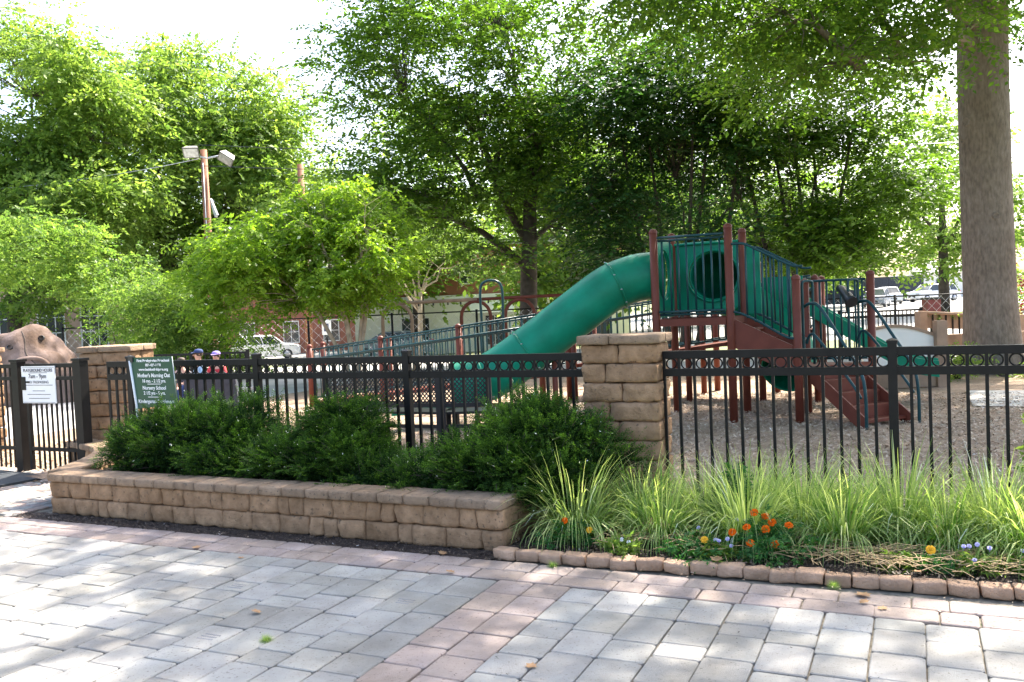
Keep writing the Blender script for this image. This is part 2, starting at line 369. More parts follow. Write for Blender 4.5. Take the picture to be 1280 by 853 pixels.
# planter wall
wall = empty('planter_wall', 'low curved tan block planter wall with flat grey caps around the yew shrubs', 'retaining wall', W(0, 0))
def wall_run(pts, depth=.24, capd=.27, side=1):
    P = [Vector((p[0], p[1], 0)) for p in pts]
    segs = []; tot = 0
    for a, b in zip(P, P[1:]): segs.append((tot, a, b)); tot += (b-a).length
    def at(dist):
        for t0, a, b in reversed(segs):
            if dist >= t0-1e-6 or t0 == 0:
                d = (b-a).normalized(); return a+d*(dist-t0), d
    for zc, hh in ((.072, .144), (.217, .144)):
        x = 0
        while x < tot-.03:
            l = rs.choice((.11, .13, .24, .27, .29, .30)); 
            if tot-x-l < .09: l = tot-x
            p, d = at(x+l/2); nrm = Vector((-d.y, d.x, 0))
            q = p+nrm*(depth/2+.018)
            put('stone', stone_mesh(l-.003, depth, hh-.002, rs.randrange(4), 'stone', .011, .012), wall, (q.x, q.y, zc), (rs.gauss(0, .006), 0, math.atan2(d.y, d.x)+rs.gauss(0, .01)))
            x += l
    x = 0
    while x < tot-.02:
        l = .215+rs.uniform(-.01, .012)
        if tot-x-l < .1: l = tot-x
        p, d = at(x+l/2); nrm = Vector((-d.y, d.x, 0)); q = p+nrm*(capd/2-.012)
        put('cap_stone', stone_mesh(l-.003, capd, .07, rs.randrange(3), 'cap', .009, .003), wall, (q.x, q.y, .325), (0, 0, math.atan2(d.y, d.x)))
        x += l
wall_run([(-4.02, -1.22), (.45, -1.25)])
curve = smoothcurve([(-5.75, .33), (-5.45, .27), (-5.05, .1), (-4.75, -.12), (-4.45, -.5), (-4.16, -1.10)], 4)
wall_run([(p.x, p.y) for p in curve])
# right end return
for zc, l0 in ((.072, .5), (.217, .5)):
    for k in range(2): put('stone', stone_mesh(.25, .2, .142, k, 'stone', .014, .007), wall, (.34, -.86+.25*k, zc), (0, 0, math.pi/2))
# edging
edge = empty('garden_edging', 'row of small rough tan edging stones along the front of the flower bed', 'edging', W(0, 0))
x = .43
while x < 4.7:
    l = .155+rs.uniform(-.012, .02); t = -1.33+.028*(x-.43)
    put('edging_stone', stone_mesh(l-.004, .095, .07, rs.randrange(4), 'edging', .010, .008), edge, (x+l/2, t, .028+rs.gauss(0, .003)), (rs.gauss(0, .03), rs.gauss(0, .02), .028+rs.gauss(0, .04)))
    x += l
# soils
sheet('garden_soil', M['soil'], .40, 5.2, -1.32, .55, 130, 60, .03, 's', .03, 11, .028)
sheet('planter_soil', M['soil'], -4.6, .42, -1.04, .3, 40, 20, .27, 's', .02, 8)
sheet('soil_strip', M['soil'], -4.3, .5, -1.42, -1.2, 110, 8, .0, 's', .022, 18)
# chips and crumbs
def chips(name, n, region, size, mt, z0=.0, flat=.35, seed=1, thick=False):
    r = np.random.default_rng(seed); s = r.uniform(region[0], region[1], n); t = r.uniform(region[2], region[3], n)
    ang = r.uniform(0, 6.28, n); l = size*r.uniform(.5, 1.5, n); w_ = l*r.uniform(.2, .5, n)
    px = O.x+S.x*s+T.x*t; py = O.y+S.y*s+T.y*t; pz = z0+r.uniform(.004, .02, n)
    ax = np.stack([np.cos(ang), np.sin(ang), r.normal(0, flat, n)], 1); ay = np.stack([-np.sin(ang), np.cos(ang), r.normal(0, flat, n)], 1)
    c0 = np.stack([px, py, pz], 1); ax *= (l/2)[:, None]; ay *= (w_/2)[:, None]
    v = np.stack([c0-ax-ay, c0+ax-ay*.6, c0+ax*.8+ay, c0-ax+ay*.8], 1).reshape(-1, 3)
    o = quads(name, v, mt, r.random(n)); return o
def quads(name, v, mt, tint, parent=None, smooth=False):
    n = len(v)//4; me = bpy.data.meshes.new(name); me.vertices.add(len(v)); me.vertices.foreach_set('co', v.astype(np.float32).ravel())
    me.loops.add(4*n); me.loops.foreach_set('vertex_index', np.arange(4*n, dtype=np.int32))
    me.polygons.add(n); me.polygons.foreach_set('loop_start', np.arange(0, 4*n, 4, dtype=np.int32))
    me.update(calc_edges=True)
    at = me.attributes.new('tint', 'FLOAT', 'FACE'); at.data.foreach_set('value', tint.astype(np.float32))
    me.materials.append(mt); me.validate(); return put(name, me, parent)
M['chip'] = leafmat('chip_wood', [(.26, .18, .125), (.37, .27, .19), (.47, .355, .26), (.58, .46, .35)], 0)
M['crumb'] = leafmat('soil_crumbs', [(.02, .013, .01), (.06, .04, .03), (.16, .12, .09)], 0)
tag(chips('wood_chips', 70000, (-3.2, 6.5, .3, 9.0), .030, M['chip']), 'loose grey brown wood chips covering the playground floor behind the fence', 'wood chips', kind='stuff')
tag(chips('wood_chips', 2500, (-8.2, -4.6, -.3, 3.0), .05, M['chip'], seed=5), 'loose wood chips spilled around the foot of the gate', 'wood chips', kind='stuff')
tag(chips('soil_crumbs', 9000, (.45, 4.6, -1.28, -.2), .018, M['crumb'], .05, seed=2), 'dark soil crumbs and bark bits in the flower bed', 'soil', kind='stuff')
tag(chips('litter', 1500, (-6, 4.5, -4.6, -1.3), .011, M['crumb'], .0, flat=.1, seed=12), 'tiny bits of bark and leaf litter scattered over the pavers', 'litter', kind='stuff')
tag(chips('litter', 500, (-6, 4.5, -1.75, -1.35), .014, M['chip'], .0, flat=.1, seed=13), 'pale wood crumbs along the border pavers', 'litter', kind='stuff')
tag(chips('soil_crumbs', 3500, (-4.3, .5, -1.44, -1.24), .014, M['crumb'], .0, seed=3), 'strip of dark soil and debris along the foot of the planter wall', 'debris', kind='stuff')
# ---------------------------------------------------------------- ring-top fence
def ring_fence(label, s0, s1, posts, group=None):
    F = empty('ring_top_fence', label, 'fence', W(s0, 0))
    Lg = s1-s0
    for z0, z1, d, nm in ((1.215, 1.272, .022, 'top_rail'), (1.082, 1.138, .022, 'middle_rail'), (.14, .18, .018, 'bottom_rail')):
        MB().box(0, Lg, -d, d, z0, z1).build(nm, M['black'], F)
    pk = MB().box(-.0105, .0105, -.0105, .0105, 0, 1.22).mesh('picket', M['black'])
    rg = MB().tube([(.0385*math.cos(a), 0, .0385*math.sin(a)) for a in [2*math.pi*k/20 for k in range(20)]], .0062, 6, closed=True).mesh('ring', M['black'], True)
    ps = MB().box(-.03, .03, -.03, .03, 0, 1.30).add([(-.036,-.036,1.30),(.036,-.036,1.30),(.036,.036,1.30),(-.036,.036,1.30),(-.036,-.036,1.318),(.036,-.036,1.318),(.036,.036,1.318),(-.036,.036,1.318),(0,0,1.335)],
        [(0,3,2,1),(0,1,5,4),(1,2,6,5),(2,3,7,6),(3,0,4,7),(4,5,8),(5,6,8),(6,7,8),(7,4,8)]).mesh('post', M['black'], True)
    for p in posts: put('post', ps, F, (p-s0, 0, 0))
    ed = [s0-.0]+list(posts)+[s1]
    for a, b in zip(ed, ed[1:]):
        n = max(2, round((b-a)/.1126)); st_ = (b-a)/n
        for i in range(n+1):
            x = a+i*st_
            if i < n: put('ring', rg, F, (x+st_/2-s0, 0, 1.176))
            if any(abs(x-p) < .02 for p in posts): continue
            put('picket', pk, F, (x-s0, 0, .05))
    return F
ring_fence('black ring-top metal fence in front of the climbing frame, right of the block pillar', 1.262, 6.2, [2.852, 4.44])
ring_fence('black ring-top metal fence behind the yew shrubs, between the two block pillars', -4.62, .63, [-4.3, -2.66, -1.01])
# ---------------------------------------------------------------- gate
GT = .3
G_ = empty('metal_gate', 'black metal gate with straight pickets beside the left block pillar', 'gate', W(-6.32, GT))
pk = MB().box(-.009, .009, -.009, .009, 0, 1.2).mesh('picket', M['black'])
for i in range(1, 9): put('picket', pk, G_, (.09+i*.083, 0, .04))
for a in (.05, .83): MB().box(a-.02, a+.02, -.02, .02, .03, 1.25).build('gate_stile', M['black'], G_)
for z0, z1 in ((1.20, 1.245), (1.06, 1.10), (.25, .29)): MB().box(.05, .83, -.018, .018, z0, z1).build('gate_rail', M['black'], G_)
lt = MB().box(.0, .07, -.05, -.02, .95, 1.1).box(.055, .13, -.045, -.03, 1.03, 1.05).build('latch', M['black'], G_)
def gpost(label, s, t, w_=.055):
    P = empty('gate_post', label, 'post', W(s, t))
    MB().box(-w_, w_, -w_, w_, 0, 1.27).build('post_shaft', M['black'], P)
    MB().box(-w_-.012, w_+.012, -w_-.012, w_+.012, 1.272, 1.30).build('post_cap', M['black'], P)
gpost('square black gate post on the latch side of the gate, at the left edge', -6.42, GT)
gpost('square black gate post on the hinge side, against the left block pillar', -5.40, GT)
g2 = empty('metal_fence', 'black straight-picket fence panel left of the gate, cut by the left edge', 'fence', W(-7.5, GT))
for i in range(12): put('picket', pk, g2, (.02+i*.083, 0, .04))
for z0, z1 in ((1.20, 1.245), (1.06, 1.10), (.25, .29)): MB().box(0, 1.0, -.018, .018, z0, z1).build('fence_rail', M['black'], g2)
# ---------------------------------------------------------------- writing
def text(parent, body, size, x, z, mt, y=0, width=None, name='lettering', bold=.0):
    cu = bpy.data.curves.new('txt', 'FONT'); cu.body = body; cu.size = size; cu.align_x = 'CENTER'; cu.align_y = 'CENTER'; cu.extrude = .0006; cu.offset = bold
    o = bpy.data.objects.new('txt', cu); col.objects.link(o)
    me = bpy.data.meshes.new_from_object(o); bpy.data.objects.remove(o); me.materials.clear(); me.materials.append(mt)
    q = put(name, me, parent, (x, y, z), (math.pi/2, 0, 0))
    if width:
        xs = [v.co.x for v in me.vertices]; q.scale = (width/(max(xs)-min(xs)), 1, 1)
    return q
sg = empty('gate_sign', 'white playground hours sign fixed to the black gate', 'sign', W(-6.04, GT-.035, .80))
MB().box(-.275, .275, -.006, .006, 0, .42).build('sign_board', M['white'], sg)
fr = MB(); fr.box(-.262, .262, -.0085, -.006, .008, .012).box(-.262, .262, -.0085, -.006, .404, .408).build('border_line', M['ink'], sg)
text(sg, 'PLAYGROUND HOURS', .05, 0, .372, M['ink'], -.009, .48, bold=.001)
text(sg, '7am - 9pm', .07, -.01, .305, M['ink'], -.009, .29, bold=.001)
text(sg, 'NO TRESPASSING', .042, 0, .238, M['ink'], -.009, .34)
for z, w_ in ((.345, .15), (.205, .23), (.14, .1), (.10, .19), (.055, .17)):
    MB().box(-w_, w_, -.0085, -.006, z-.003, z+.003).build('print_line', M['ink'], sg)
gs = empty('preschool_sign', 'dark green preschool sign with white lettering on the fence by the left pillar', 'sign', W(-3.92, -.33, .825))
MB().prism([(.02, 0, .0), (.575, 0, .05), (.535, 0, .505), (.0, 0, .50)], (0, .008, 0)).build('sign_board', M['sign_green'], gs)
MB().tube([(.575, -.003, .05), (.535, -.003, .505)], .004, 6).build('edge_trim', M['galv'], gs)
MB().tube([(-.015, -.004, .47), (.045, -.004, .03), (.06, -.004, -.45)], .0125, 8).build('sign_stake', M['white'], gs)
MB().box(-.03, .03, -.012, .02, .455, .515).build('bracket', M['dark_plastic'], gs)
for tx, sz, z, w_ in (('First Presbyterian Preschool', .035, .468, .42), ('856-429-1698', .034, .425, .20), ('www.haddonfieldpres.org', .034, .383, .38),
                      ("Mother's Morning Out", .052, .325, .42), ('16 mo. - 2 1/2 yrs.', .045, .272, .30), ('Nursery School', .05, .205, .30),
                      ('2 1/2 yrs - 5 yrs.', .045, .155, .28), ('Kindergarten Enrichment', .048, .075, .46)):
    text(gs, tx, sz, .285 if z > .1 else .30, z, M['lettering'], -.002, w_, bold=.0012)
for z in (.243, .118): MB().box(.20, .37, -.0025, 0, z-.003, z+.003).build('print_line', M['lettering'], gs)
# rubber mat
MB().box(-.9, .45, -.45, .42, .004, .03).build('floor_mat', M['rubber']); mo = bpy.data.objects['floor_mat']; mo.location = W(-6.15, -.30); mo.rotation_euler = (0, 0, -AL-.12)
tag(mo, 'dark rubber mat lying in front of the gate at the left edge', 'mat')
# ---------------------------------------------------------------- climbing frame
PG = empty('playground_structure', 'large brown and green climbing frame with tube slide and steps on wood chips', 'play structure', W(0, 0))
def post(s, t, h, r=.055, par=PG, z0=-.1, nm='support_post', mt='brown'):
    b = MB(); b.tube([(0, 0, z0), (0, 0, h-.05)], r, 14)
    b.lathe([(r+.004, h-.05), (r+.004, h-.02), (r*.75, h), (r*.25, h+.012), (0, h+.013)], 14)
    return b.build(nm, M[mt], par, (s, t, 0))
for s, t, h in ((-.27, 5.4, 2.64), (.75, 5.4, 2.64), (-.27, 6.4, 2.64), (.76, 6.4, 2.64), (1.6, 5.4, 1.91), (1.6, 6.4, 1.87), (2.45, 6.42, 1.94), (-.3, 9.5, 1.9), (.8, 9.15, 1.9), (1.6, 8.2, 1.9), (.75, 7.9, 2.2)):
    post(s, t, h)
# decks
def perf(nm, pts, z): # deck plate
    return MB().prism([(p[0], p[1], z) for p in pts], (0, 0, .05)).build(nm, M['brown'], PG)
perf('deck', [(-.23, 5.44), (.71, 5.44), (.71, 6.36), (-.23, 6.36)], 1.33)
perf('deck', [(1.62, 5.46), (1.64, 6.36), (2.40, 6.38)], .66)
for a, b in (((-.21, 5.4), (.69, 5.4)), ((-.21, 6.4), (.70, 6.4))): MB().box(a[0], b[0], a[1]-.02, a[1]+.02, 1.30, 1.40).build('deck_beam', M['brown'], PG)
for s in (-.27, .75): MB().box(s-.02, s+.02, 5.46, 6.34, 1.30, 1.40).build('deck_beam', M['brown'], PG)
# barrier: rails + balusters between two 3D foot points
def barrier(p0, p1, zb, zt, n, inset=.06, r=.014, rr=.018, mt='green_metal', par=PG, ztop1=None, zbot1=None, offs=0):
    p0 = Vector(p0); p1 = Vector(p1); d = (p1-p0).normalized(); a = p0+d*inset; b = p1-d*inset
    zt1 = zt if ztop1 is None else ztop1; zb1 = zb if zbot1 is None else zbot1
    A = lambda k, z0, z1: (a.x+(b.x-a.x)*k, a.y+(b.y-a.y)*k, z0+(z1-z0)*k)
    MB().tube([A(0, zt, zt1), A(1, zt, zt1)], rr, 10).build('top_rail', M[mt], par)
    MB().tube([A(0, zb, zb1), A(1, zb, zb1)], rr, 10).build('bottom_rail', M[mt], par)
    lev = abs(zt1-zt) < 1e-6 and abs(zb1-zb) < 1e-6
    sh = MB().tube([(0, 0, 0), (0, 0, zt-zb)], r, 7).mesh('baluster', M[mt], True) if lev else None
    for i in range(n):
        k = (i+.5)/n; x, y, zz = A(k, zb, zb1); z2 = A(k, zt, zt1)[2]
        if sh: put('baluster', sh, par, (x, y, zb))
        else: MB().tube([(x, y, zz), (x, y, z2)], r, 7).build('baluster', M[mt], par)
barrier((-.27, 5.4, 0), (.75, 5.4, 0), 1.46, 2.48, 8)
barrier((-.27, 5.36, 0), (.75, 5.36, 0), 1.50, 2.52, 1, r=.001)
# stairs from the high deck to the low one
for t in (5.42, 6.38): MB().prism([(.80, t-.02, 1.37), (1.56, t-.02, .99), (1.56, t-.02, .62), (.80, t-.02, .98)], (0, .04, 0)).build('stringer', M['brown'], PG)
for i in range(4): MB().box(.82+i*.19, 1.03+i*.19, 5.46, 6.34, 1.20-i*.14, 1.225-i*.14).build('tread', M['brown'], PG)
for t in (5.38, 6.42):
    up_ = smoothcurve([(.79, t, 2.37), (.95, t, 2.365), (1.10, t, 2.29), (1.50, t, 2.07), (1.60, t, 2.03), (1.69, t, 2.03)], 4)
    lo_ = smoothcurve([(.80, t, 1.47), (.90, t, 1.44), (1.10, t, 1.34), (1.42, t, 1.14), (1.52, t, 1.10), (1.6, t, 1.10)], 4)
    MB().tube(up_, .018, 10).build('top_rail', M['green_metal'], PG); MB().tube(lo_, .018, 10).build('bottom_rail', M['green_metal'], PG)
    for i in range(7):
        x = .87+i*.105
        zu = 2.365 if x < .98 else 2.365-(x-.98)*.56; zl = 1.45-(x-.85)*.56
        MB().tube([(x, t, zl), (x, t, zu)], .013, 7).build('baluster', M['green_metal'], PG)
# green panel with round opening to the rear tunnel
def hole_panel(nm, c, ax, w_, z0, z1, cz, rad, th=.03, cx=0):
    # ax: direction of panel width; panel with a circular hole
    c = Vector(c); ax = Vector(ax).normalized(); nn = Vector((-ax.y, ax.x, 0)); N_ = 32
    vs = []; 
    for k in range(N_):
        a = 2*math.pi*k/N_+math.pi/N_; dx, dz = math.cos(a), math.sin(a)
        sx = min((w_/2-cx)/dx if dx > 0 else (-w_/2-cx)/dx, (z1-cz)/dz if dz > 0 else (z0-cz)/dz)
        for rr_, dd in ((rad, 0), (sx, 0), (sx, th), (rad, th)):
            p = c+ax*(cx+dx*rr_)+nn*dd; vs.append((p.x, p.y, cz+dz*rr_))
    fs = []
    for k in range(N_):
        j = (k+1) % N_
        for q in range(4): fs.append((k*4+q, k*4+(q+1) % 4, j*4+(q+1) % 4, j*4+q))
    b = MB().add(vs, fs); o = b.build(nm, M['plastic'], PG)
    rim = MB().tube([tuple(c+ax*(cx+(rad+.005)*math.cos(a))-nn*.004+Vector((0, 0, cz+(rad+.005)*math.sin(a)))) for a in [2*math.pi*k/32 for k in range(32)]], .02, 8, closed=True)
    rim.build('opening_rim', M['plastic'], o); return o
hole_panel('tunnel_panel', (.23, 6.40, 0), (1, 0, 0), .92, 1.47, 2.50, 1.99, .37, cx=.10)
hole_panel('slide_panel', (-.27, 5.9, 0), (0, -1, 0), .90, 1.42, 2.50, 2.02, .36, cx=.08)
MB().tube([(-.22, 6.37, 2.47), (.71, 6.37, 2.47)], .02, 8).build('panel_rail', M['plastic'], PG)
MB().prism([(.80, 6.40, 2.40), (.80, 6.40, 1.42), (1.0, 6.40, 1.42), (1.0, 6.40, 2.3)], (0, .03, 0)).build('side_panel', M['plastic'], PG)
def hollow_tube(nm, path, ro, ri, n=28, mt='plastic', par=PG):
    P = [Vector(p) for p in path]; k = len(P); vs = []
    fr_ = []
    for i, p in enumerate(P):
        d = (P[min(i+1, k-1)]-P[max(i-1, 0)]).normalized(); a = d.cross(Vector((0, 0, 1))).normalized(); b = a.cross(d); fr_.append((p, a, b))
    for r in (ro, ri):
        for p, a, b in fr_:
            for j in range(n):
                t = 2*math.pi*j/n; vs.append(p+(a*math.cos(t)+b*math.sin(t))*r)
    fs = []
    for i in range(k-1):
        for j in range(n):
            q = (j+1) % n
            fs.append((i*n+j, i*n+q, (i+1)*n+q, (i+1)*n+j)); fs.append(((k+i)*n+q, (k+i)*n+j, (k+i+1)*n+j, (k+i+1)*n+q))
    for i in (0, k-1):
        for j in range(n):
            q = (j+1) % n; fs.append((i*n+j, i*n+q, (k+i)*n+q, (k+i)*n+j))
    return MB().add(vs, fs, True).build(nm, M[mt], par), fr_
R_T = .338
sp = smoothcurve([(-.24, 5.80, 2.02), (-.42, 5.76, 2.02), (-.65, 5.66, 1.99), (-.97, 5.51, 1.86), (-1.40, 5.31, 1.54), (-1.865, 5.10, 1.173), (-2.25, 4.92, .88), (-2.55, 4.78, .69), (-2.80, 4.67, .60), (-3.06, 4.56, .575)], 8)
slide, fr_ = hollow_tube('tube_slide', sp, R_T, R_T-.02)
for idx in (22, 44, 58, 71):
    p, a, b = fr_[idx]
    MB().tube([p+(a*math.cos(t)+b*math.sin(t))*(R_T+.006) for t in [2*math.pi*k/40 for k in range(40)]], .016, 8, closed=True).build('flange', M['plastic'], slide)
    for k in range(10):
        t = 2*math.pi*k/10+.2; q = p+(a*math.cos(t)+b*math.sin(t))*(R_T+.026)
        MB().tube([q-Vector((.012, 0, 0)), q+Vector((.012, 0, 0))], .008, 6).build('bolt', M['galv'], slide)
for x, y, z in ((-1.72, 5.16, .95), (-2.75, 4.69, .25)): post(x, y, z, .04, nm='slide_support')
MB().prism([(-3.05, 4.56-.36, .24), (-3.06, 4.56+.36, .24), (-3.75, 4.25+.30, .20), (-3.72, 4.25-.32, .20)], (0, 0, .03)).build('slide_exit', M['plastic'], PG)
# rear tunnel dropping in a spiral behind the deck
tp = smoothcurve([(.33, 6.44, 1.99), (.33, 6.9, 1.95), (.42, 7.3, 1.72), (.75, 7.55, 1.4), (1.1, 7.5, 1.05), (1.3, 7.15, .75), (1.25, 6.8, .55)], 6)
hollow_tube('spiral_tunnel', tp, .36, .34)
# steps of the low deck, set at an angle
e0 = Vector((1.66, 5.47, 0)); ev = Vector((.64, .768, 0)); dv = Vector((.768, -.64, 0)); WD = .80
def SP(a, b, z): q = e0+ev*(.10+a)+dv*b; return (q.x, q.y, z)
for k in range(4):
    b0 = .02+k*.20; z = .66-.155*(k+1)
    MB().hexa([SP(.03, b0, z), SP(WD-.03, b0, z), SP(WD-.03, b0+.22, z), SP(.03, b0+.22, z)], [SP(.03, b0, z+.035), SP(WD-.03, b0, z+.035), SP(WD-.03, b0+.22, z+.035), SP(.03, b0+.22, z+.035)]).build('step', M['brown'], PG)
    MB().hexa([SP(.03, b0, z+.035), SP(WD-.03, b0, z+.035), SP(WD-.03, b0+.015, z+.035), SP(.03, b0+.015, z+.035)], [SP(.03, b0, z+.155), SP(WD-.03, b0, z+.155), SP(WD-.03, b0+.015, z+.155), SP(.03, b0+.015, z+.155)]).build('riser', M['brown'], PG)
for a in (0, WD-.025):
    MB().prism([SP(a, 0, .71), SP(a, 0, .50), SP(a, .78, -.02), SP(a, .92, -.02), SP(a, .92, .10)], ev*.025).build('step_side', M['brown'], PG)
MB().prism([(e0.x, e0.y, .62), (2.42, 6.38, .62), (2.42, 6.38, .71), (e0.x, e0.y, .71)], dv*.03).build('deck_beam', M['brown'], PG)
for a, ex in ((-.06, 0), (WD+.05, .1)):
    rail = smoothcurve([SP(a, .0, 1.50), SP(a, .12, 1.54), SP(a, .28, 1.48), SP(a, .62, 1.06), SP(a, .80, .83), SP(a, .93, .62), SP(a, .97, .35), SP(a, .97, -.05)], 5)
    MB().tube(rail, .021, 10).build('handrail', M['green_metal'], PG)
    lo = smoothcurve([SP(a, .02, 1.02), SP(a, .10, 1.14), SP(a, .25, 1.06), SP(a, .75, .55), SP(a, .90, .36)], 5)
    MB().tube(lo, .018, 8).build('handrail', M['green_metal'], PG)
for a, b2 in ((-.09, .09), (WD-.08, WD+.10)):
    lp_ = smoothcurve([SP(a, .0, .74), SP(a, 0, 1.6), SP(a, 0, 1.78), SP(a+.03, 0, 1.83), SP(b2-.03, 0, 1.83), SP(b2, 0, 1.78), SP(b2, 0, 1.6), SP(b2, 0, .74)], 4)
    MB().tube(lp_, .018, 8).build('rail_loop', M['green_metal'], PG)
barrier((1.6, 6.4, 0), (2.45, 6.42, 0), .76, 1.84, 8)
barrier((1.6, 5.44, 0), (1.6, 6.38, 0), .76, 1.05, 3)
# play telescope on the low deck
MB().tube([(2.06, 6.30, 1.72), (2.10, 6.25, 1.71), (2.22, 6.0, 1.55), (2.24, 5.97, 1.53)], [.05, .055, .075, .08], 14).build('telescope', M['dark_plastic'], PG)
MB().tube([(2.15, 6.16, 1.60), (2.16, 6.36, 1.4)], .025, 8).build('telescope_bracket', M['dark_plastic'], PG)
# green slide dropping away behind the low deck
cs = smoothcurve([(.95, 7.9, 1.62), (1.3, 7.9, 1.50), (1.9, 8.0, 1.12), (2.5, 8.05, .72), (2.9, 8.1, .48), (3.3, 8.1, .40)], 5)
b = MB(); vs = []
for i, p in enumerate(cs):
    for dy, dz in ((-.30, .20), (-.27, .20), (-.24, 0.02), (.24, .02), (.27, .20), (.30, .20), (.30, -.04), (-.30, -.04)): vs.append((p.x, p.y+dy, p.z+dz))
n = 8; k = len(cs)
b.add(vs, [(i*n+j, i*n+(j+1) % n, (i+1)*n+(j+1) % n, (i+1)*n+j) for i in range(k-1) for j in range(n)]+[tuple(range(n)), tuple((k-1)*n+j for j in range(n))]).build('open_slide', M['plastic'], PG)
MB().prism([(.85, 7.5, 1.1), (1.45, 7.5, 1.1), (1.45, 7.5, 1.95), (.85, 7.5, 1.95)], (0, .04, 0)).build('side_panel', M['plastic'], PG)
# ---------------------------------------------------------------- approach ramp with railings
RP = empty('access_ramp', 'long rising access ramp with blue green railings, left of the tube slide', 'ramp', W(0, 0))
rz = lambda s: .05+(s+7.2)/4.7*.5
for t in (6.55, 7.75):
    A_, B_ = -7.1 if t < 7 else -7.7, -2.5
    barrier((A_, t, 0), (B_, t, 0), rz(A_)+.10, rz(A_)+.98, 42, r=.0105, rr=.017, par=RP, ztop1=rz(B_)+.98, zbot1=rz(B_)+.10)
    MB().tube([(A_, t-.05, rz(A_)+.80), (B_, t-.05, rz(B_)+.80)], .019, 8).build('handrail', M['green_metal'], RP)
    for s in (A_, A_+1.55, A_+3.1, B_): post(s, t, rz(s)+1.02 if s > A_ else 1.13, .05, RP)
MB().prism([(-7.2, 6.6, 0), (-2.5, 6.6, .50), (-2.5, 6.6, .56), (-7.2, 6.6, .06)], (0, 1.1, 0)).build('ramp_deck', M['brown'], RP)
# upper run of the ramp behind the slide
for t in (7.75, 8.85):
    barrier((-2.4, t, 0), (1.6, t, 0), .72, 1.50, 34, r=.0105, rr=.016, par=RP, ztop1=1.95, zbot1=1.15)
    MB().tube([(-2.4, t-.05, 1.3), (1.6, t-.05, 1.75)], .017, 8).build('handrail', M['green_metal'], RP)
    for s in (-2.4, -.4, 1.6): post(s, t, 1.50+(s+2.4)*.112, .05, RP)
MB().prism([(-2.4, 7.8, .56), (1.6, 7.8, 1.06), (1.6, 7.8, 1.12), (-2.4, 7.8, .62)], (0, 1.0, 0)).build('ramp_deck', M['brown'], RP)
# ---------------------------------------------------------------- benches with perforated backs
def bench(label, s, t, ln, rot=0):
    B = empty('bench', label, 'bench', W(s, t), -AL+rot)
    me = MB()
    x = 0
    def bar(p, q, w_=.006):
        p = Vector(p); q = Vector(q); me.tube([p, q], w_, 4, caps=False)
    n = int(ln/.05)
    zb, zt = .56, .90
    for i in range(-6, n+1):
        for sg_ in (1, -1):
            x0 = i*.05; x1 = x0+(zt-zb)*.9
            a0, a1 = max(0, x0), min(ln, x1)
            if a1 <= a0: continue
            k0 = (a0-x0)/(x1-x0); k1 = (a1-x0)/(x1-x0)
            z0 = zb+(zt-zb)*k0; z1 = zb+(zt-zb)*k1
            if sg_ < 0: z0, z1 = zb+zt-z0, zb+zt-z1
            bar((a0, 0, z0), (a1, 0, z1), .008)
    mo = me.build('mesh_back', M['dark_plastic'], B, fix=False); mo['kind'] = 'stuff'
    MB().box(-.02, ln+.02, -.02, .02, zt, zt+.05).build('back_frame', M['dark_plastic'], B); MB().box(-.02, ln+.02, -.02, .02, zb-.05, zb).build('back_frame', M['dark_plastic'], B)
    MB().box(0, ln, .05, .45, .42, .45).build('seat', M['dark_plastic'], B)
    for x in (0, ln):
        MB().prism([(x-.03, -.03, .95), (x-.03, .02, .95), (x-.03, .08, 0), (x-.03, -.03, 0)], (.06, 0, 0)).build('end_frame', M['dark_plastic'], B)
        MB().box(x-.025, x+.025, .38, .44, 0, .42).build('leg', M['dark_plastic'], B)
    MB().box(0, ln, .0, .05, .26, .30).build('stretcher', M['dark_plastic'], B)
bench('long black bench with a perforated diamond-mesh back, behind the fence left of the slide', -3.75, 2.5, 1.62)
bench('short black mesh-backed bench turned towards the tube slide mouth', -2.08, 2.5, .55, .35)
# ---------------------------------------------------------------- climbing rock with dome shape
bm = bmesh.new(); bmesh.ops.create_icosphere(bm, subdivisions=5, radius=1)
for v in bm.verts:
    p = v.co.copy(); z = max(p.z, -.12)
    n1 = noise.noise(p*1.7+Vector((4, 1, 0))); n2 = noise.noise(p*5)
    r = 1+.16*n1+.05*n2
    v.co = Vector((p.x*r*1.22, p.y*r*1.15, max(z, -.1)*r*1.6))
dm = bpy.data.meshes.new('rock_body'); bm.to_mesh(dm); bm.free(); dm.polygons.foreach_set('use_smooth', [True]*len(dm.polygons)); dm.materials.append(M['rock'])
DR = empty('climbing_rock', 'pinkish brown dome-shaped climbing rock behind the gate', 'climbing rock', (-11.0, 20, 0), 0)
put('rock_body', dm, DR)
from mathutils.bvhtree import BVHTree
bv = BVHTree.FromPolygons([v.co for v in dm.vertices], [p.vertices for p in dm.polygons])
def onrock(dx, dz):
    h = bv.ray_cast(Vector((dx, -5, dz)), Vector((0, 1, 0))); return h[0]
for a, b2 in (((-.2, 1.66), (-.75, .5)), ((.05, 1.68), (.75, .55))):
    pts = []
    for i in range(14):
        k = i/13; q = onrock(a[0]+(b2[0]-a[0])*k+.05*math.sin(k*9), a[1]+(b2[1]-a[1])*k)
        if q: pts.append(q)
    if len(pts) > 2: MB().tube(pts, .012, 5).build('crack', M['bark_dark'], DR)
for dx, dz in ((.02, 1.25), (.5, 1.42), (-.75, 1.2)):
    q = onrock(dx, dz)
    if q: MB().lathe([(0, -.02), (.05, -.02), (.06, 0), (.075, .02), (.05, .04)], 8).build('handhold', M['dark_plastic'], DR, q, (.9, 0, .5))
q = onrock(.45, .8)
pts = [onrock(.45+.42*math.cos(a), .62+.38*math.sin(a)) for a in [math.pi*k/14 for k in range(15)]]
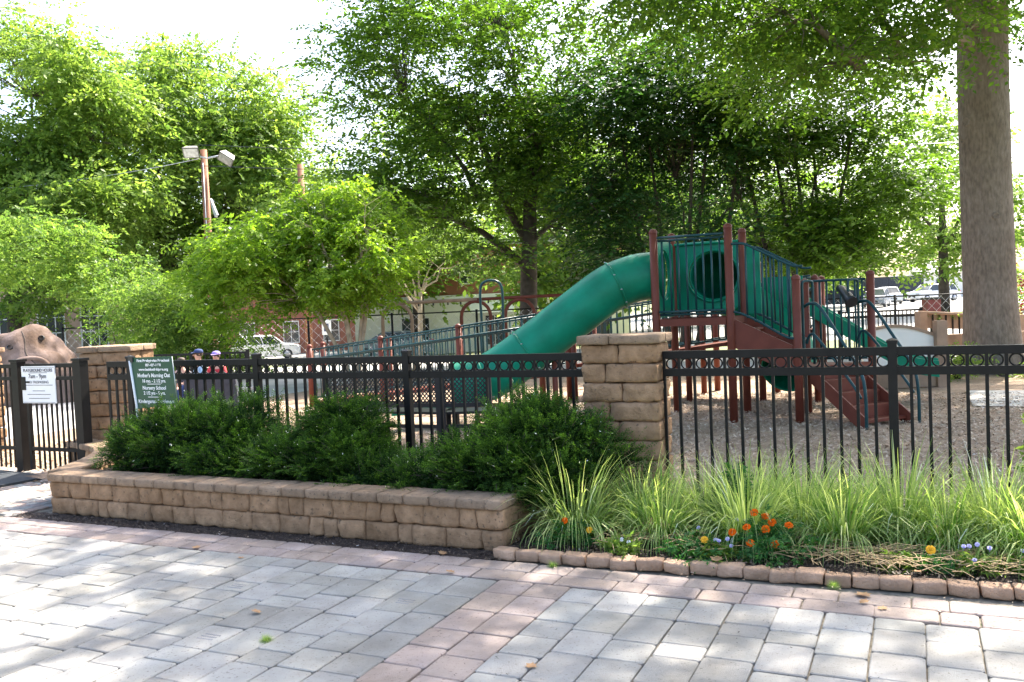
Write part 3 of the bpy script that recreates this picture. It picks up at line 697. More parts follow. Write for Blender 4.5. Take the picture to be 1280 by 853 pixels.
MB().tube([p for p in pts if p], .05, 8).build('arch_rim', M['rock'], DR)
# ---------------------------------------------------------------- foliage generators
def nrm(a): return a/np.maximum(np.linalg.norm(a, axis=1), 1e-6)[:, None]
def leaves_from(base, axis, normal, ln, wd, tint, fold=.0):
    ax = nrm(axis); side = nrm(np.cross(ax, normal)); L_ = ln[:, None]; Wd = wd[:, None]
    nn = np.cross(side, ax)
    v0 = base; v1 = base+ax*L_*.45+side*Wd*.5+nn*Wd*fold; v2 = base+ax*L_-nn*L_*.12; v3 = base+ax*L_*.45-side*Wd*.5+nn*Wd*fold
    return np.stack([v0, v1, v2, v3], 1).reshape(-1, 3), tint
def sprays(rng, cen, crad, twigs, nleaf, tl, ll, flat=.4, droop=.15, updown=.35, wl=.55, spread=50):
    """cen (K,3), crad (K,) -> leaf quads; twigs per cluster, nleaf leaves per twig, tl twig length, ll leaf length"""
    K = len(cen); n = K*twigs
    c = np.repeat(cen, twigs, 0); r = np.repeat(crad, twigs)
    off = rng.normal(0, .5, (n, 3))*r[:, None]; off[:, 2] *= flat
    ctint = np.repeat(rng.random(K), twigs)
    st = c+off
    out = off.copy(); out[:, 2] *= .3; out += rng.normal(0, .35, (n, 3))*r[:, None]; out[:, 2] *= .6
    d = nrm(out); d[:, 2] -= droop; d = nrm(d)
    tn = rng.normal(0, updown, (n, 3)); tn[:, 2] += 1; tn = nrm(tn)
    side = nrm(np.cross(d, tn))
    k = np.tile(np.linspace(.08, 1, nleaf), n); D_ = np.repeat(d, nleaf, 0); S_ = np.repeat(side, nleaf, 0); N_ = np.repeat(tn, nleaf, 0)
    TL = np.repeat(tl*rng.uniform(.6, 1.3, n), nleaf)
    base = np.repeat(st, nleaf, 0)+D_*(k*TL)[:, None]; base[:, 2] -= .25*k*k*TL*droop*2
    sg = np.tile(np.where(np.arange(nleaf) % 2 == 0, 1., -1.), n)*math.tan(math.radians(spread)); sg *= np.where(k > .97, .1, 1)
    axl = D_+S_*sg[:, None]+rng.normal(0, .25, D_.shape)
    nr = N_+rng.normal(0, .35, D_.shape)
    m_ = len(base); L_ = ll*rng.uniform(.6, 1.25, m_)
    tint = np.clip(.25+.35*np.repeat(ctint, nleaf)+rng.normal(0, .16, m_), 0, 1)
    return leaves_from(base, axl, nr, L_, L_*wl, tint)
def blob_points(rng, blobs, n, gap=-.12, freq=.45, seed=0, shell=.55):
    out = []; wts = np.array([b[3]*b[4]*b[5] for b in blobs]); wts = wts/wts.sum()
    while len(out) < n:
        b = blobs[rng.choice(len(blobs), p=wts)]
        v = rng.normal(0, 1, 3); v /= np.linalg.norm(v); r = rng.random()**shell if False else (rng.random()**(1/3))**shell
        p = Vector((b[0]+v[0]*b[3]*r, b[1]+v[1]*b[4]*r, b[2]+v[2]*b[5]*r))
        if noise.noise(p*freq+Vector((seed*3.1, seed, 5))) < gap: continue
        out.append(p)
    return np.array([tuple(p) for p in out])
def limbs(mb, base, top_pts, r0, cen, rng, root_r=None, frac=.35, seg=5, lean=0):
    """trunk splits into limbs toward top_pts; then thin branches to a share of cluster centres"""
    nodes = []
    for (start, end, ra) in top_pts:
        start = Vector(start); end = Vector(end); pts = []
        for i in range(seg+1):
            k = i/seg; p = start.lerp(end, k); L_ = (end-start).length
            j = Vector(rng.normal(0, .035, 3))*L_*math.sin(k*math.pi); p += j; p.z += .08*L_*math.sin(k*math.pi)
            pts.append(p)
        rad = [ra*(1-.75*i/seg) for i in range(seg+1)]
        mb.tube(pts, rad, 7); nodes += [(p, r) for p, r in zip(pts[1:], rad[1:])]
    NP = np.array([tuple(p) for p, r in nodes])
    for c in cen[rng.random(len(cen)) < frac]:
        d = np.linalg.norm(NP-c, axis=1)+.6*np.maximum(0, NP[:, 2]-c[2]); i = int(np.argmin(d)); p0 = Vector(NP[i]); p1 = Vector(c)
        L_ = (p1-p0).length
        if L_ < .2 or L_ > 4.5: continue
        mid = p0.lerp(p1, .5)+Vector(rng.normal(0, .08, 3))*L_; mid.z += .06*L_
        r_ = min(nodes[i][1]*.5, .012+.012*L_)
        mb.tube([p0, mid, p1], [r_, r_*.6, r_*.2], 5, caps=False)
def tree(label, cat, base, blobs, ncl, leafm, bark, trunk, tops, seed, crad=.7, twigs=7, nleaf=10, tl=.6, ll=.11, flat=.4, droop=.15, gap=-.12, freq=.45, frac=.4, name='leafy_tree', group=None, shell=.55, wl=.55, updown=.35, tintshift=0, extra=None, lim=None):
    rng = np.random.default_rng(seed)
    TR = empty(name, label, cat, base, 0, group)
    B_ = Vector(base)
    cen = blob_points(rng, blobs, ncl, gap, freq, seed, shell)
    if extra is not None: cen = np.concatenate([cen, np.array(extra, dtype=float)])
    v, tint = sprays(rng, cen, rng.uniform(.6, 1.3, len(cen))*crad, twigs, nleaf, tl, ll, flat, droop, updown, wl)
    tint = np.clip(tint+tintshift, 0, 1)
    quads('crown', v-np.array(tuple(B_)), M[leafm], tint, TR)
    mb = MB()
    for path, rads in trunk: mb.tube([Vector(p) for p in path], rads, 14)
    limbs(mb, base, tops, 0, cen, rng, frac=frac)
    mb.v = [tuple(Vector(q)-B_) for q in mb.v]
    mb.build('trunk', M[bark], TR, fix=False)
    return TR
# --- the big near tree on the right, its crown overhanging the plaza and playground
tb = (9.3, 17.1, 0)
def knobby(path, rad):
    P = smoothcurve(path, 5); n = len(P); R_ = np.interp(np.linspace(0, 1, n), np.linspace(0, 1, len(rad)), rad); return P, list(R_)
P_, R_ = knobby([(9.35, 17.1, -.2), (9.34, 17.1, .3), (9.31, 17.1, 1.5), (9.28, 17.1, 3.8), (9.27, 17.1, 6.0), (9.32, 17.1, 8.5), (9.3, 17.1, 11)], [.72, .55, .475, .455, .455, .43, .3])
tops = [((9.2, 17.0, 6.6), (3.6, 13.6, 6.7), .19), ((9.1, 17.0, 6.25), (6.9, 15.4, 5.7), .14), ((7.0, 15.5, 5.7), (5.5, 13.8, 5.2), .11), ((5.6, 13.8, 5.15), (4.3, 13.4, 5.9), .09), ((7.0, 15.5, 5.7), (5.5, 13.9, 6.8), .07), ((9.2, 17.1, 7.2), (6.8, 15.0, 9.2), .16),
        ((9.3, 17.1, 8.5), (1.5, 9.5, 9.5), .18), ((9.3, 17.1, 9), (3.5, 8.0, 11), .16), ((9.3, 17.1, 10), (8.6, 8, 12), .16), ((9.3, 17.1, 10), (13, 17, 12.5), .15), ((9.3, 17.1, 10), (7, 20, 12.5), .14), ((3.2, 13, 6.6), (-.5, 12.5, 6.9), .07)]
tree('big old tree with thick smooth grey trunk on the right, boughs over the playground', 'tree', tb,
     [(4.6, 14, 6.9, 3.6, 2.6, 1.35), (7, 13.5, 9.2, 6.8, 6.5, 2.3), (2.0, 11.5, 8.8, 4.6, 4.2, 1.3), (11.5, 17, 9.5, 3.0, 5.5, 2.5), (3.2, 7.6, 9.4, 4.8, 3.4, 1.3), (5.6, 14.4, 5.65, 2.1, 1.8, .95), (4.2, 14.2, 5.6, 2.2, 1.6, .9), (2.6, 13.8, 5.95, 2.0, 1.4, .75), (6.2, 14.6, 6.3, 1.6, 1.5, 1.0), (9, 10, 10, 5, 5, 1.5)],
     2100, 'leaf_big', 'bark_grey', [(P_, R_)], tops, 5, crad=.75, twigs=8, nleaf=11, tl=.55, ll=.115, flat=.35, droop=.35, gap=-.05, freq=.38, frac=.3, name='large_tree', shell=.8)
BT = bpy.data.objects['large_tree']
for (a, z, r) in ((math.radians(200), 4.2, .10), (math.radians(188), 3.9, .06), (math.radians(262), 2.6, .07), (math.radians(300), 4.9, .06)):
    d = Vector((math.cos(a), math.sin(a), 0)); k = MB(); k.lathe([(r*1.5, -.05), (r*1.25, .0), (r*.9, .035), (r*.6, .03), (r*.35, .0), (0, -.01)], 12)
    k.build('knot', M['bark_grey'], BT, (-.02+d.x*.435, d.y*.435, z*1.15), (math.pi/2, 0, a+math.pi/2), fix=True)
for a in (15, 75, 140, 205, 255, 310):
    d = Vector((math.cos(math.radians(a)), math.sin(math.radians(a)), 0)); MB().tube([d*.36+Vector((.04, 0, .5)), d*.62+Vector((.04, 0, .12)), d*1.0+Vector((.04, 0, -.02)), d*1.4+Vector((.04, 0, -.1))], [.13, .13, .09, .04], 8).build('root', M['bark_grey'], BT)
# --- dark broad tree in the middle
tree('tall dark broad tree with a short stout trunk behind the tube slide', 'tree', (.5, 27, 0),
     [(-1.6, 27, 6.3, 3.8, 3.2, 2.2), (-1.9, 27.5, 9.2, 3.9, 3.5, 2.6), (1.8, 27, 8.6, 3.0, 3, 2.8), (-3.6, 26.5, 4.6, 1.9, 2, 1.0), (1.5, 26.5, 4.6, 2.2, 2.5, 1.6), (-.5, 26, 3.2, 1.4, 1.5, .5), (-2, 28, 11.8, 3.2, 3, 1.6), (2.6, 28, 6.4, 2.6, 2.4, 2.4)],
     1250, 'leaf_mid', 'bark_dark', [([(.45, 27, -.2), (.5, 27, .5), (.6, 27, 2.6), (.7, 27, 4.2), (.75, 27, 6)], [.34, .29, .26, .22, .15])],
     [((.6, 27, 2.8), (-2.6, 26.6, 5.2), .14), ((.6, 27, 3.6), (-1.7, 27, 8), .14), ((-.8, 27, 4.9), (-2.9, 27, 8.3), .09), ((.7, 27, 4.4), (1.7, 27, 8.5), .12), ((.75, 27, 5), (.2, 27, 10), .11), ((.7, 27, 3.6), (3.2, 26.5, 5), .09), ((.6, 27, 3), (-1.2, 26, 3.4), .07)],
     21, crad=.8, twigs=7, nleaf=10, tl=.7, ll=.16, gap=.0, freq=.5, frac=.4, flat=.3, updown=.3, shell=.8, tintshift=.03)
# --- dark layered trees on the right of it
for (bx, seed, blobs, tilt, lab, ncl) in (
    (4.9, 31, [(4.6, 25, 4.6, 2.9, 2.6, 2.2), (4.2, 25, 7.4, 2.8, 2.6, 1.8), (3.4, 24.5, 3.0, 1.5, 1.8, .7)], 0, 'dark layered tree with several thin stems right behind the slide platform', 560),
    (8.3, 32, [(8.2, 25, 4.6, 3.2, 2.6, 2.3), (8.4, 25, 7.2, 3, 2.6, 1.9), (10.6, 25, 4.1, 2.2, 2, 1.7), (9.0, 24.6, 2.8, 2.6, 2.0, .55)], 0, 'wide dark layered tree with low sweeping branches behind the low deck', 800)):
    stems = []; tps = []
    rr = random.Random(seed)
    for k in range(5):
        x0 = bx+rr.uniform(-.3, .3); x1 = bx+(-1.4+.75*k)+rr.uniform(-.2, .2)
        stems.append(([(x0, 25, -.1), (x0*.8+x1*.2, 25, 1.2), (x0*.3+x1*.7, 25+rr.uniform(-.3, .3), 3.4), (x1, 25+rr.uniform(-.8, .8), 6.5)], [.10, .085, .06, .03]))
        tps.append(((x0*.5+x1*.5, 25, 2.6), (x1+rr.uniform(-1.5, 1.5), 25+rr.uniform(-1, 1), 4+rr.uniform(0, 2)), .05))
    tree(lab, 'tree', (bx, 25, 0), blobs, ncl, 'leaf_dark' if seed == 31 else 'leaf_mid', 'bark_dark', stems, tps, seed, crad=.75, twigs=7, nleaf=10, tl=.7, ll=.155, flat=.22, updown=.22, droop=.2, gap=-.02, freq=.5, frac=.5, shell=.85, tintshift=.05)
# --- left trees
tree('tall bright green tree filling the left edge of the view above the climbing rock', 'tree', (-20.5, 36, -.8),
     [(-19.5, 36, 10.2, 4.2, 3.5, 4.6), (-18.5, 35, 5.2, 4.6, 3, 3.0), (-16.3, 35.5, 8.6, 2.6, 3, 3.0)], 1100, 'leaf_light', 'bark_dark',
     [([(-20.4, 36, -1), (-20.2, 36, 3), (-19.8, 36, 8)], [.35, .28, .15])], [((-20.2, 36, 3), (-17.3, 35, 7), .14), ((-20, 36, 5), (-19, 36, 11), .14), ((-20.2, 36, 3), (-22, 36, 8), .12), ((-20, 36, 4), (-16.5, 35.5, 9), .1)],
     41, crad=.95, twigs=8, nleaf=9, tl=.8, ll=.21, gap=.02, freq=.4, frac=.3, shell=.85, updown=.6, droop=.3, flat=.6, tintshift=.05)
tree('broad rounded green tree with a dark hollow crown behind the floodlight pole', 'tree', (-16.3, 42, -1),
     [(-15, 42, 9.8, 6.2, 4, 4.8), (-11.6, 41.5, 7.4, 3.6, 3.5, 3.9), (-16.5, 42, 12.6, 3.0, 3, 2.2), (-14, 42, 4.6, 5.5, 3, 2.6)], 1300, 'leaf_light', 'bark_dark',
     [([(-16.4, 42, -1), (-16.3, 42, 2), (-16, 42, 6)], [.4, .32, .2])], [((-16.3, 42, 2.5), (-12, 41.5, 8), .16), ((-16.3, 42, 4), (-16.5, 42, 12), .16), ((-16.2, 42, 3), (-19.5, 42, 8), .14), ((-16, 42, 5), (-13.5, 42, 12), .12)],
     42, crad=1.05, twigs=8, nleaf=9, tl=.85, ll=.23, gap=.0, freq=.4, frac=.3, shell=.9, updown=.6, droop=.2, flat=.5, tintshift=.0)
# --- small bright ornamental tree
b0 = (-3.75, 21, 0); st5 = []; tp5 = []
for (x1, z1, x2, z2) in ((-4.6, 1.75, -5.4, 2.6), (-4.0, 2.0, -4.3, 3.4), (-3.5, 2.0, -3.2, 3.6), (-3.35, 2.2, -2.8, 3.2), (-3.9, 1.5, -5.0, 3.2)):
    st5.append(([(-3.75, 21, -.1), ((-3.75+x1)/2, 21, z1*.5), (x1, 21, z1), (x2, 21+random.uniform(-.8, .8), z2)], [.055, .05, .042, .02]))
    tp5.append(((x1, 21, z1), (x2+random.uniform(-.8, .8), 21+random.uniform(-1, 1), z2+.5), .03))
tree('small bright yellow green ornamental tree with slim pale stems beyond the ramp', 'tree', b0,
     [(-4.9, 21, 3.1, 2.6, 1.9, 1.3), (-4.0, 21, 4.0, 1.7, 1.5, .9), (-3.1, 21, 3.3, 1.0, 1.2, .9), (-6.3, 21, 2.2, 1.1, 1.2, .9), (-4.3, 21, 2.3, 1.5, 1.3, .6), (-6.3, 21, 2.6, 1.3, 1.3, .75), (-3.2, 21, 2.9, .9, 1.2, .75), (-5.6, 21, 2.2, 1.6, 1.2, .5)], 800, 'leaf_t5', 'bark_pale', st5, tp5, 51,
     crad=.38, twigs=9, nleaf=9, tl=.32, ll=.105, gap=-.02, freq=.9, frac=.5, name='ornamental_tree', droop=.35, flat=.5, wl=.6, shell=.9, updown=.5, tintshift=.1)
# --- shrubs on the left
def shrub(label, base, blobs, n, seed, leafm='leaf_mid', ll=.075, crad=.4, name='shrub', ts=0, cat='shrub', group=None):
    rng = np.random.default_rng(seed); TR = empty(name, label, cat, base, 0, group); B_ = Vector(base)
    cen = blob_points(rng, blobs, n, -.15, .9, seed, .5)
    v, t_ = sprays(rng, cen, rng.uniform(.6, 1.3, n)*crad, 8, 9, .4, ll, .7, .2, .7, .55)
    quads('foliage', v-np.array(tuple(B_)), M[leafm], np.clip(t_+ts, 0, 1), TR)
    mb = MB()
    for k in range(5):
        c = cen[rng.integers(n)]; mb.tube([(0, 0, -.05), tuple((Vector(c)-B_)*.5), tuple(Vector(c)-B_)], [.04, .03, .012], 6)
    mb.build('stem', M['bark_dark'], TR, fix=False); return TR
shrub('tall leafy green shrub mass behind the left pillar', (-10.4, 24, 0), [(-9.7, 24, 1.5, 1.2, 1.2, 1.3), (-9.5, 24, 1.2, 1.3, 1.1, 1.0), (-10.0, 24, 2.4, .9, .8, .55)], 260, 61, 'leaf_light', .09, ts=-.1)
shrub('dense green shrub between the left building windows and the floodlight pole', (-8.4, 24.5, 0), [(-8.4, 24.5, 1.0, 1.1, 1, .95), (-7.6, 24.5, .7, 1, 1, .7)], 150, 62, 'leaf_mid', .09)
shrub('sprawling light green vine shrub hanging in front of the brick building windows', (-12.0, 27, 0), [(-10.7, 27, 1.5, 1.2, 1, 1.3), (-14.6, 27, 4.1, 2.2, 1.2, 1.1), (-12.3, 27, 3.0, 1.4, 1, .8)], 330, 63, 'leaf_light', .12, .5, ts=-.1)
# --- small bare-branched tree by the white building
br = []
rr = random.Random(4)
for k in range(7):
    a = -1.2+.4*k; br.append(((-3.5, 34, 1.6+.12*k), (-3.5+a*1.3, 34+rr.uniform(-.6, .6), 3.6+rr.uniform(-.3, .5)), .05))
tree('slender sparsely leaved tree with spreading pale branches before the white building', 'tree', (-3.5, 34, -.3),
     [(-2.6, 34, 4.3, 1.6, 1, .8), (-.9, 34, 3.4, 1.2, 1, .6), (-4.5, 34, 4.0, .9, .8, .6)], 70, 'leaf_light', 'bark_pale',
     [([(-3.55, 34, -.4), (-3.5, 34, 1.6), (-3.45, 34, 2.6)], [.11, .09, .06])], br, 71, crad=.5, twigs=6, nleaf=8, tl=.5, ll=.13, gap=-.2, frac=.5, name='ornamental_tree')
# --- far trees closing the view
far = [(3.5, 40, 6.0, 3.6, 'leaf_light', 'pale sunlit tree standing behind the broad middle tree'), (10.5, 42, 6.0, 4.6, 'leaf_light', 'dense tree filling the gaps behind the layered trees'), (-4.8, 46, 8.0, 3.4, 'leaf_light', 'tall light tree behind the upper left boughs of the middle tree'),
       (-27, 58, 9, 5, 'leaf_mid', 'tall green tree far behind the left edge tree'), (-6.5, 62, 5.5, 5, 'leaf_mid', 'green treetop beyond the white building, left of the broad dark tree'), (3, 66, 7, 6, 'leaf_mid', 'distant green tree beyond the lot, behind the broad dark tree'),
       (12, 62, 6.5, 6, 'leaf_light', 'sunlit distant tree beyond the lot, behind the layered trees'), (26.6, 54, 8.0, 4.6, 'leaf_light', 'sunlit yellow green tree beyond the parked cars, left of the big trunk'), (26, 78, 6, 4.5, 'leaf_light', 'low round tree behind the white wagon in the lot'),
       (31, 88, 6.5, 5, 'leaf_mid', 'distant green tree over the roof of the white outbuilding'), (18, 95, 8, 7, 'leaf_mid', 'far green tree on the skyline behind the lot')]
for i, (x, y, zc, r, lm, lab) in enumerate(far):
    g = gz(x, y)
    tree(lab, 'tree', (x, y, g), [(x, y, zc, r, r*.8, zc*.72), (x+r*.5, y, zc*.8, r*.6, r*.6, zc*.5), (x-r*.5, y, zc*.75, r*.6, r*.6, zc*.5)], 230, lm, 'bark_dark',
         [([(x, y, g-.2), (x, y, zc*.6), (x, y, zc)], [.35, .25, .12])], [((x, y, zc*.5), (x+r*.6, y, zc), .12), ((x, y, zc*.5), (x-r*.6, y, zc), .12)], 80+i, crad=1.3, twigs=7, nleaf=8, tl=1.1, ll=.36, gap=-.1, freq=.3, frac=.2, shell=.8, updown=.6)
shrub('dark red leaved shrub just right of the big grey trunk', (12.6, 20, 0), [(12.6, 20, 1.5, .8, .7, 1.2)], 70, 91, 'leaf_red', .10)
shrub('green and gold shrub beside the red leaved one at the right edge', (13.6, 22, 0), [(13.9, 22, 2.0, 1.2, 1, 1.2)], 80, 92, 'leaf_light', .11)
shrub('small green weed patch at the foot of the big trunk', (9.7, 15.6, 0), [(9.7, 15.6, .15, .5, .4, .15)], 30, 93, 'leaf_light', .07, .15, cat='weeds', name='weed_patch')
shrub('low green shrub under the wooden ramp beside the big trunk', (8.2, 16.2, 0), [(8.2, 16.2, .35, .4, .4, .3)], 30, 94, 'leaf_light', .06, .2)
# ---------------------------------------------------------------- yew shrubs
def yew(label, s, t, mounds, nsh, seed):
    rng = np.random.default_rng(seed); c0 = W(s, t, .28)
    Y = empty('yew_shrub', label, 'shrub', c0, None, 'clipped yew shrubs in the planter')
    Y.scale = (1, 1, .93)
    V = []; TT = []
    cen = []; dirs = []; br_ = []
    wts = np.array([m_[3]*m_[4]*m_[5] for m_ in mounds]); wts = wts/wts.sum()
    # sub-sprays give the layered lumpy outline
    nsub = nsh//26
    for i in range(nsub):
        m_ = mounds[rng.choice(len(mounds), p=wts)]
        v = rng.normal(0, 1, 3); v[2] = abs(v[2])*1.0-.25; v /= np.linalg.norm(v); r = rng.uniform(.62, 1.0)
        c_ = np.array([m_[0]+v[0]*m_[3]*r, m_[1]+v[1]*m_[4]*r, max(.02, m_[2]+v[2]*m_[5]*r)])
        out = v*np.array([1/m_[3], 1/m_[4], 1/m_[5]]); out /= np.linalg.norm(out); out = out*np.array([1, 1, .7])+np.array([0, 0, .12])+rng.normal(0, .2, 3); out /= np.linalg.norm(out)
        e1 = np.cross(out, rng.normal(0, 1, 3)); e1 /= np.linalg.norm(e1)
        for k in range(26):
            a = rng.uniform(-.075, .075); b = rng.uniform(-.05, .11)
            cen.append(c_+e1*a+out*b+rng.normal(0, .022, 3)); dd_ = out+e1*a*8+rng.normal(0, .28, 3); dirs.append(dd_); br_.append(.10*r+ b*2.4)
    cen = np.array(cen); d = nrm(np.array(dirs)); br_ = np.array(br_); n = len(cen)
    nl = 11; sl = .085*rng.uniform(.7, 1.3, n)
    up = np.tile([0, 0, 1.], (n, 1))+rng.normal(0, .4, (n, 3)); side = nrm(np.cross(d, up)); un = np.cross(side, d)
    k = np.tile(np.linspace(0, 1, nl), n); D_ = np.repeat(d, nl, 0); S_ = np.repeat(side, nl, 0); U_ = np.repeat(un, nl, 0)
    base = np.repeat(cen, nl, 0)+D_*(k*np.repeat(sl, nl))[:, None]
    sg = np.tile(np.where(np.arange(nl) % 2 == 0, 1., -1.), n)*np.where(k > .95, .15, 1.)
    axl = D_*.55+S_*sg[:, None]+U_*.25+rng.normal(0, .18, D_.shape)
    m2 = len(base); L_ = .029*rng.uniform(.75, 1.2, m2)*(1-.3*k)
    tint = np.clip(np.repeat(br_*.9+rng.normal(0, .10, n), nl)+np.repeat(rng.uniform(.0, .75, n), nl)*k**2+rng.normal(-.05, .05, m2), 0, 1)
    v, tt = leaves_from(base, axl, U_+rng.normal(0, .3, U_.shape), L_, L_*.36, tint)
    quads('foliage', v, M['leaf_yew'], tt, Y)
    mb = MB()
    for i in range(0, n, 13): mb.tube([tuple(cen[i]), tuple(cen[i]+d[i]*sl[i])], [.003, .0015], 4, caps=False)
    for i in range(40):
        c_ = cen[rng.integers(n)]; mb.tube([(c_[0]*.2, c_[1]*.2, 0), tuple(c_*.5+np.array([0, 0, .05])), tuple(c_*.92)], [.018, .012, .005], 5, caps=False)
    mb.build('stem', M['bark_dark'], Y, fix=False)['kind'] = 'stuff'
    # dense inner mass so the ground does not show through
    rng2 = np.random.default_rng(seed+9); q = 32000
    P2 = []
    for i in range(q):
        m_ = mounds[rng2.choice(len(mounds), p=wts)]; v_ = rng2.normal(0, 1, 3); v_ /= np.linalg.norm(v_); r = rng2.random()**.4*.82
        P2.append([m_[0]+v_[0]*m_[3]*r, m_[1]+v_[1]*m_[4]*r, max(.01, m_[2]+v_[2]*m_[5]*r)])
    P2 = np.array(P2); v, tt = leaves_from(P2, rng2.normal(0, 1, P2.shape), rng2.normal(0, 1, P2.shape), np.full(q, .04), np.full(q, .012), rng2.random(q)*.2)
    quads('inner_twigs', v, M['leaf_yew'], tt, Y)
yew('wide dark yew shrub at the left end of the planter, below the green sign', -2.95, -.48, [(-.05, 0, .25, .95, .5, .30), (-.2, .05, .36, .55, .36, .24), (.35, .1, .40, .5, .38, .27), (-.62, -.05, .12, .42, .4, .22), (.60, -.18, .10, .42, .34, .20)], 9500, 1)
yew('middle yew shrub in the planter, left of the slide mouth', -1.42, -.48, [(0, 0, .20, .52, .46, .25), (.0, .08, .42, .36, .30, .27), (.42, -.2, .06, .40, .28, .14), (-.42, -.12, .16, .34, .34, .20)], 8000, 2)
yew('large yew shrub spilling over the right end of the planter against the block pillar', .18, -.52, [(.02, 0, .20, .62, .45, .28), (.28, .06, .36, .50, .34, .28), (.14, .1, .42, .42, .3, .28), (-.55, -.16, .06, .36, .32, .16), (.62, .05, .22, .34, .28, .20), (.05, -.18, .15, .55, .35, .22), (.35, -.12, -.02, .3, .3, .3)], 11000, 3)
# ---------------------------------------------------------------- lilyturf clumps
def turf_mesh(seed, n=210, h=.46, spread=1.0, green=.0):
    rng = np.random.default_rng(seed); V = []; TT = []
    ns = 5
    for i in range(n):
        a = rng.uniform(0, 6.283); r0_ = rng.random()**.5*.14; lean = rng.uniform(.1, 1.25)*spread; L_ = h*rng.uniform(.6, 1.2); wd = rng.uniform(.006, .011)
        d = np.array([math.cos(a), math.sin(a), 0]); p = d*r0_; side = np.array([-math.sin(a+rng.normal(0, .5)), math.cos(a+rng.normal(0, .5)), 0])
        th = lean*.35; tint = np.clip(rng.choice([.18, .35, .55, .85], p=[.28, .34, .27, .11])+rng.normal(0, .06)-green, 0, 1)
        prev = (p-side*wd/2, p+side*wd/2)
        for k in range(1, ns+1):
            th += lean*(.16+.13*k)
            p = p+(d*math.sin(th)+np.array([0, 0, math.cos(th)]))*L_/ns
            ww = wd*(1-(k/ns)**2.2*.9); cur = (p-side*ww/2, p+side*ww/2)
            V += [prev[0], prev[1], cur[1], cur[0]]; TT.append(tint+.08*k/ns); prev = cur
    o = quads('blades', np.array(V), M['leaf_liriope'], np.clip(np.array(TT), 0, 1)); me = o.data; bpy.data.objects.remove(o); return me
tm = [turf_mesh(i, (620, 540, 640, 480)[i], (.49, .45, .51, .47)[i], (1.0, 1.12, .9, 1.05)[i], (0, .14, -.05, .07)[i]) for i in range(4)]+[turf_mesh(9, 620, .53, 1.0, .12)]
dm_ = []
for i in range(2):
    rng = np.random.default_rng(70+i); b = MB()
    for k in range(26):
        a = rng.uniform(-2.4, -.6); l = rng.uniform(.12, .3); e = l*.75
        b.tube([(0.03*math.cos(a), .03*math.sin(a), .02), (e*.5*math.cos(a), e*.5*math.sin(a), l*.55), (e*math.cos(a), e*math.sin(a), rng.uniform(.0, .12))], [.0035, .003, .0015], 3, caps=False)
    dm_.append(b.mesh('dead_blades', M['straw']))
clumps = [(.80, -.80, 1.12, 0, 1, 'bright striped lilyturf clump at the end of the planter wall, largest in the bed'),
          (1.40, -.74, .98, 1, 1, 'striped lilyturf clump just right of the largest one, dry stalks at its foot'),
          (1.15, -.42, .95, 4, 0, 'green lilyturf clump at the foot of the block pillar'),
          (1.95, -.66, 1.02, 2, 0, 'yellowish lilyturf clump directly behind the big marigold'),
          (1.62, -.38, .95, 3, 0, 'lilyturf clump by the fence, next one right of the pillar'),
          (2.28, -.40, .98, 4, 0, 'deep green lilyturf clump behind and right of the big marigold'),
          (2.02, -.22, .85, 4, 0, 'lilyturf clump pressed against the fence behind the marigold'),
          (2.55, -.62, .95, 4, 1, 'loose green lilyturf clump among the dry straw'),
          (2.88, -.32, 1.12, 0, 0, 'pale striped lilyturf clump around the fence post, one tall blade up'),
          (2.62, -.22, .9, 3, 0, 'lilyturf clump against the fence just left of the post'),
          (3.15, -.50, 1.0, 1, 0, 'striped lilyturf clump in front of the fence, right of the post'),
          (3.42, -.36, .98, 2, 0, 'lilyturf clump near the right edge, against the pickets'),
          (3.62, -.62, .98, 4, 0, 'greener lilyturf clump cut by the right edge, behind the violets'),
          (3.95, -.45, .95, 3, 0, 'lilyturf clump just outside the right edge, by the fence')]
for (s, t, k, i, dead, lab) in clumps:
    Cc = empty('lilyturf', lab, 'grass clump', W(s, t, .03), random.uniform(0, 6), 'lilyturf clumps along the fence')
    put('blades', tm[i], Cc, (0, 0, 0), (0, 0, 0), (k*1.06, k*1.06, k*1.14))
    if dead or i in (1, 3): o = put('dead_blades', dm_[i % 2], Cc, (0, 0, 0), (0, 0, -Cc.rotation_euler.z-AL), (1.1, 1.1, 1.1))
